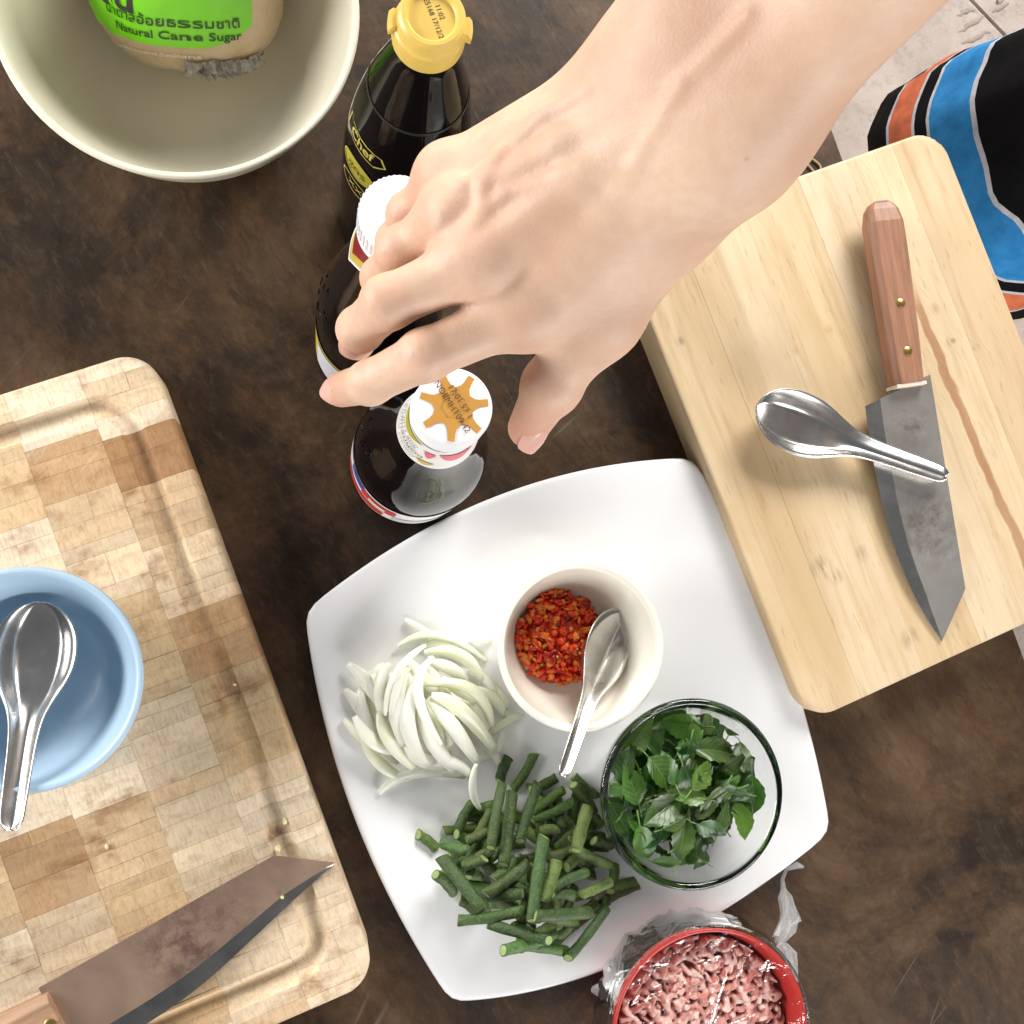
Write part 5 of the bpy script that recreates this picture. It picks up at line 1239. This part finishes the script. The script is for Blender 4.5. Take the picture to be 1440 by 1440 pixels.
for a, b in vs0: hand = smin(hand, Fd.cone(a, b, 0.0010, 0.0009), 0.0042)
body = hand
fr = [(0.0100, 0.0088, 0.0078, 0.0066), (0.0100, 0.0090, 0.0080, 0.0067), (0.0094, 0.0084, 0.0075, 0.0063), (0.0084, 0.0074, 0.0066, 0.0056)]
for i in range(4):
    f = Fd.cone(Lm[i]-zz*0.0005, Lp[i], fr[i][0], fr[i][1]*0.97); f = smin(f, Fd.cone(Lp[i], Ld[i], fr[i][1]*0.97, fr[i][2]*0.98), 0.0035)
    f = smin(f, Fd.cone(Ld[i], Lt[i], fr[i][2]*0.97, fr[i][3]), 0.0035)
    d0 = Lp[i]-Lm[i]; d1 = Ld[i]-Lp[i]; dn = -(d1/np.linalg.norm(d1)-d0/np.linalg.norm(d0)); dn = dn/(np.linalg.norm(dn)+1e-9)   # outwards at the bend
    f = smin(f, Fd.ball(Lp[i]+dn*0.0022, fr[i][1]*0.86), 0.004); f = smin(f, Fd.ball(Ld[i]+dn*0.0014, fr[i][2]*0.86), 0.003)
    for J, ax_, amp in ((Lp[i], (Ld[i]-Lm[i]), 0.00032), (Ld[i], (Lt[i]-Lp[i]), 0.00020)):        # creases over the joints
        ax_ = ax_/np.linalg.norm(ax_); s = sum((Fd.g[k]-J[k])*ax_[k] for k in range(3)); up_ = sum((Fd.g[k]-J[k])*dn[k] for k in range(3))
        f = f+amp*np.cos(s*2*math.pi/0.0030)*np.exp(-(s/0.0055)**2)*np.clip(up_/0.005, 0, 1)
    body = np.minimum(body, smin(hand, f, 0.0075))
t_ = Fd.cone(Mt, It, 0.0118, 0.0098); t_ = smin(t_, Fd.cone(It, Tt, 0.0100, 0.0076), 0.004); t_ = smin(t_, Fd.ball(It, 0.0104), 0.004)
body = np.minimum(body, smin(hand, t_, 0.010))
hv, hq = surface_nets(body, lo, HS)
# pigment: ruddier at the knuckles and finger ends
red = np.zeros(len(hv))
for pts, r, k in ((Lm, 0.010, 0.55), (Lp, 0.0085, 0.65), (Ld, 0.006, 0.45), (Lt, 0.010, 0.8), ([It], 0.010, 0.6), ([Tt], 0.013, 0.9), ([Mt], 0.012, 0.3)):
    for p in pts: red += k*np.exp(-(np.linalg.norm(hv-p, axis=1)/r)**2)
hvw = hv@LR+wr
def m_skin():
    m = NT('skin'); m.bsdf(Roughness=0.52); b = m.b; b.inputs['Subsurface Weight'].default_value = 0.18; b.inputs['Subsurface Radius'].default_value = (0.010, 0.0036, 0.0018); b.inputs['Subsurface Scale'].default_value = 0.5
    at = m.n('ShaderNodeAttribute'); at.attribute_name = 'ruddy'; p = m.pos()
    a = m.noise(p, 24, 4, 0.6); f = m.noise(p, 240, 4, 0.6)
    c = m.mix(m.ramp(a, [(0.34, 0.0), (0.68, 1.0)]), (0.62, 0.385, 0.260), (0.76, 0.54, 0.395))
    c = m.mix(m.ramp(f, [(0.35, 0.30), (0.6, 0.0)]), c, (0.64, 0.39, 0.28))
    c = m.mix(m.math('MULTIPLY', at.outputs['Fac'], 1.0, True), c, (0.64, 0.28, 0.205))
    fk = m.vor(p, 75); c = m.mix(m.math('MULTIPLY', m.ramp(fk, [(0.03, 0.35), (0.09, 0.0)]), m.ramp(m.noise(p, 31, 1), [(0.62, 0.0), (0.68, 1.0)])), c, (0.36, 0.17, 0.09))
    m.l(c, b.inputs['Base Color'])
    v = m.vor(p, 950, 'F1'); m.bump(m.math('ADD', m.math('MULTIPLY', v, 0.6), m.math('MULTIPLY', f, 0.8)), 0.16, 0.0006); return m.m
M_SKIN = m_skin()
# the rest of the figure, coarser: it stands behind the edge of the table
hem1 = np.array(P(1392, 262, -0.40)); hem2 = np.array(P(1640, 515, -0.40)); hipc = (hem1+hem2)/2
rgt = (hem1-hem2); rgt[2] = 0; rgt /= np.linalg.norm(rgt); fwd = np.array([-(-rgt[1]), -rgt[0], 0])
fwd = np.array([rgt[1]*-1, rgt[0], 0]);
if fwd[:2]@hipc[:2] > 0: fwd = -fwd
HS2 = 0.011; sh = hipc+np.array([0, 0, 1.06])+rgt*0.165+fwd*0.0
lo2 = np.array([min(hipc[0]-0.62, elb[0]-0.1), hipc[1]-0.5, FZ-0.02]); hi2 = np.array([hipc[0]+0.42, max(hipc[1]+0.5, elb[1]+0.12), 1.02]); F2 = Field(lo2, hi2, HS2)
up3 = np.array([0, 0, 1.0]); pel = hipc+up3*0.50; che = hipc+up3*0.92; nec = hipc+up3*1.13
fg = F2.cone(pel-rgt*0.08, pel+rgt*0.08, 0.125, 0.125); fg = smin(fg, F2.cone(pel+up3*0.05, che, 0.125, 0.135), 0.08); fg = smin(fg, F2.cone(che-rgt*0.09, che+rgt*0.09, 0.12, 0.12), 0.08)
torso = fg
for s in (-1, 1):
    torso = smin(torso, F2.cone(che+up3*0.08, hipc+up3*1.06+rgt*s*0.165, 0.07, 0.06), 0.05)
    fg = smin(fg, F2.cone(che+up3*0.08, hipc+up3*1.06+rgt*s*0.165, 0.07, 0.06), 0.05)
    hj = pel+rgt*s*0.085; kn = np.array([*(hem1 if s > 0 else hem2)[:2], -0.34]); kn = kn*1.0; an = kn+np.array([*(-fwd[:2]*0.03), 0])*1.0; an[2] = FZ+0.085
    fg = smin(fg, F2.cone(hj, kn, 0.085, 0.058), 0.05); fg = smin(fg, F2.cone(kn, kn*0.5+an*0.5, 0.055, 0.052), 0.03); fg = smin(fg, F2.cone(kn*0.5+an*0.5, an, 0.052, 0.036), 0.02)
    fg = smin(fg, F2.cone(an-up3*0.045-fwd*0.03, an-up3*0.058+fwd*0.13, 0.036, 0.026), 0.02)
lsh = hipc+up3*1.05-rgt*0.175; lel = lsh-up3*0.27-rgt*0.06; lw = lel-up3*0.22+fwd*0.06; fg = smin(fg, F2.cone(lsh, lel, 0.05, 0.04), 0.03); fg = smin(fg, F2.cone(lel, lw, 0.04, 0.027), 0.02); fg = smin(fg, F2.cone(lw, lw-up3*0.13+fwd*0.02, 0.026, 0.02), 0.02)
fg = smin(fg, F2.cone(sh, elb, 0.053, 0.043), 0.03); fg = smin(fg, F2.cone(elb, elb+(wr-elb)*0.10, 0.042, 0.040), 0.02)
hd = nec+up3*0.105+fwd*0.035                              # head, out of the picture
fg = smin(fg, F2.cone(nec-up3*0.06, hd, 0.058, 0.055), 0.03); fg = smin(fg, F2.cone(hd-up3*0.045+fwd*0.012, hd+up3*0.03, 0.066, 0.080), 0.03)
fg = smin(fg, F2.cone(hd+fwd*0.075, hd-up3*0.03+fwd*0.098, 0.010, 0.014), 0.012)
for s in (-1, 1): fg = smin(fg, F2.cone(hd+rgt*s*0.078, hd+rgt*s*0.080-up3*0.03, 0.014, 0.010), 0.008)
v2, q2 = surface_nets(fg, lo2, HS2)
person = thing('person', 'person in black shorts with blue and orange bands reaching an arm over the bottles', 'person', (hipc[0], hipc[1], FZ))
nv = len(hvw); bo = obj('body', list(hvw)+list(v2), [tuple(int(i) for i in q) for q in hq]+[tuple(int(i)+nv for i in q) for q in q2], M_SKIN, person)
at = bo.data.attributes.new('ruddy', 'FLOAT', 'POINT'); at.data.foreach_set('value', np.concatenate([np.clip(red, 0, 1), np.zeros(len(v2))]).astype(np.float32))
sm_ = bo.modifiers.new('relax', 'SMOOTH'); sm_.factor = 0.5; sm_.iterations = 3
# nails
M_NAIL = plain('nail', (0.72, 0.42, 0.34), 0.25, vary=0.05)
for i in range(5):
    D_, T_ = (dip[i], tip[i]) if i < 4 else (th_i, th_t); J = pip[i] if i < 4 else th_m
    ax_ = (T_-D_)/np.linalg.norm(T_-D_); prev = (D_-J)/np.linalg.norm(D_-J); dn = prev-ax_*(prev@ax_); dn = -dn if False else (np.cross(np.cross(ax_, Z_), ax_) if i < 4 else np.cross(np.cross(ax_, -Y_*np.sign(ac_l[1])*0.9+Z_*0.25), ax_)); dn /= np.linalg.norm(dn)
    sd = np.cross(ax_, dn); r = (fr[i][3] if i < 4 else 0.0080); hwid = r*0.80; vs_, fs = [], []
    for a in range(7):
        for b in range(7):
            s = -1+2*b/6; t = a/6; wv = hwid*(1-0.35*abs(2*t-1.05)**3); ang = s*0.95
            vs_.append(T_+ax_*(r*0.72-(1-t)*r*1.55)+sd*(math.sin(ang)*wv*1.15)+dn*(r*1.02*math.cos(ang)+0.0002-0.0007*max(0, t-0.75)))
    for a in range(6):
        for b in range(6): k = a*7+b; fs.append((k, k+1, k+8, k+7))
    obj('nail', vs_, fs, M_NAIL, person)
# clothes
def m_shorts():
    m = NT('printed_shorts_cloth'); m.bsdf(Roughness=0.85); b = m.b; b.inputs['Specular IOR Level'].default_value = 0.1
    uvn = m.n('ShaderNodeAttribute'); uvn.attribute_name = 'band'; p = m.pos(); f = uvn.outputs['Fac']
    blk = (0.006, 0.006, 0.007)
    wht = (0.62, 0.62, 0.66); org_ = (0.74, 0.19, 0.09); blu = (0.04, 0.27, 0.62)
    c = m.ramp(f, [(0.0, blk), (0.056, wht), (0.064, org_), (0.132, wht), (0.140, blk), (0.168, wht), (0.176, blu), (0.278, wht), (0.290, blk)], 'CONSTANT')
    c = m.mix(1.0, c, m.ramp(m.noise(p, 45, 5, 0.65), [(0.35, (0.72, 0.78, 0.82)), (0.65, (1.15, 1.12, 1.1))]), 'MULTIPLY'); m.l(c, b.inputs['Base Color'])
    m.bump(m.noise(p, 1400, 2), 0.3, 0.0006); return m.m
M_SHORTS = m_shorts()
vs_, fs, band = [], [], []; nt, nh = 64, 30
for L_, (hc, s) in enumerate(((hem1, 1), (hem2, -1))):
    o0 = len(vs_)
    for j in range(nh+1):
        t = j/nh; z = -0.40+t*0.53; cx = hc[0]+(pel[0]+rgt[0]*s*0.085-hc[0])*sstep(0.25, 1, t)*0.9; cy = hc[1]+(pel[1]+rgt[1]*s*0.085-hc[1])*sstep(0.25, 1, t)*0.9
        R0 = interp(t, [0, .1, .2, .32, .5, 1.0], [0.150, 0.142, 0.128, 0.112, 0.108, 0.125])
        for k in range(nt):
            a = 2*math.pi*k/nt; r = R0*(1+0.035*math.sin(a*3+t*3+L_)*(1-t)+0.05*nz(math.cos(a)*1.6, math.sin(a)*1.6, L_+t*1.5)+0.035*nz(math.cos(a)*4, math.sin(a)*4, t*5)*(1-0.5*t)); vs_.append((cx+r*math.cos(a), cy+r*math.sin(a), z+0.012*math.sin(a*2+1)*(1-t)+0.016*nz(math.cos(a)*2.2, math.sin(a)*2.2, 4+L_))); band.append(t*1.15*0.9)
    for j in range(nh):
        for k in range(nt): a, b = o0+j*nt+k, o0+j*nt+(k+1) % nt; fs.append((a, b, b+nt, a+nt))
wst = F2.cone(pel-rgt*0.08, pel+rgt*0.08, 0.125, 0.125)
for s in (-1, 1): wst = smin(wst, F2.cone(pel+rgt*s*0.085, np.array([*(hem1 if s > 0 else hem2)[:2], -0.34]), 0.092, 0.075), 0.05)
wv_, wq_ = surface_nets(np.maximum(np.maximum(wst-0.016, F2.g[2]-(hipc[2]+0.57)), (hipc[2]+0.22)-F2.g[2]), lo2, HS2)
o0 = len(vs_); vs_ += [tuple(q) for q in wv_]; fs += [tuple(int(i)+o0 for i in q) for q in wq_]; band += [0.9]*len(wv_)
so = obj('shorts', vs_, fs, M_SHORTS, person); at = so.data.attributes.new('band', 'FLOAT', 'POINT'); at.data.foreach_set('value', np.array(band, np.float32))
md = so.modifiers.new('cloth', 'SOLIDIFY'); md.thickness = 0.002

slv = smin(torso, F2.cone(sh, sh+(elb-sh)*0.55, 0.062, 0.058), 0.03); slv = smin(slv, F2.cone(lsh, lsh+(lel-lsh)*0.6, 0.060, 0.056), 0.03)
tv, tq = surface_nets(np.maximum(slv-0.012, (hipc[2]+0.50)-F2.g[2]), lo2, HS2)
obj('unseen_shirt', list(tv), [tuple(int(i) for i in q) for q in tq], plain('grey_shirt_cloth', (0.20, 0.19, 0.18), 0.85, vary=0.1), person)  # out of view; added so the spoon mirrors grey cloth instead of skin
hr = np.maximum(F2.cone(hd-up3*0.02-fwd*0.02, hd+up3*0.035-fwd*0.008, 0.080, 0.092), sum((F2.g[k]-(hd+fwd*0.045)[k])*(fwd*0.8-up3*0.6)[k] for k in range(3)))
rv, rq = surface_nets(hr, lo2, HS2); obj('hair', list(rv), [tuple(int(i) for i in q) for q in rq], plain('dark_hair', (0.03, 0.02, 0.015), 0.5, vary=0.3), person)
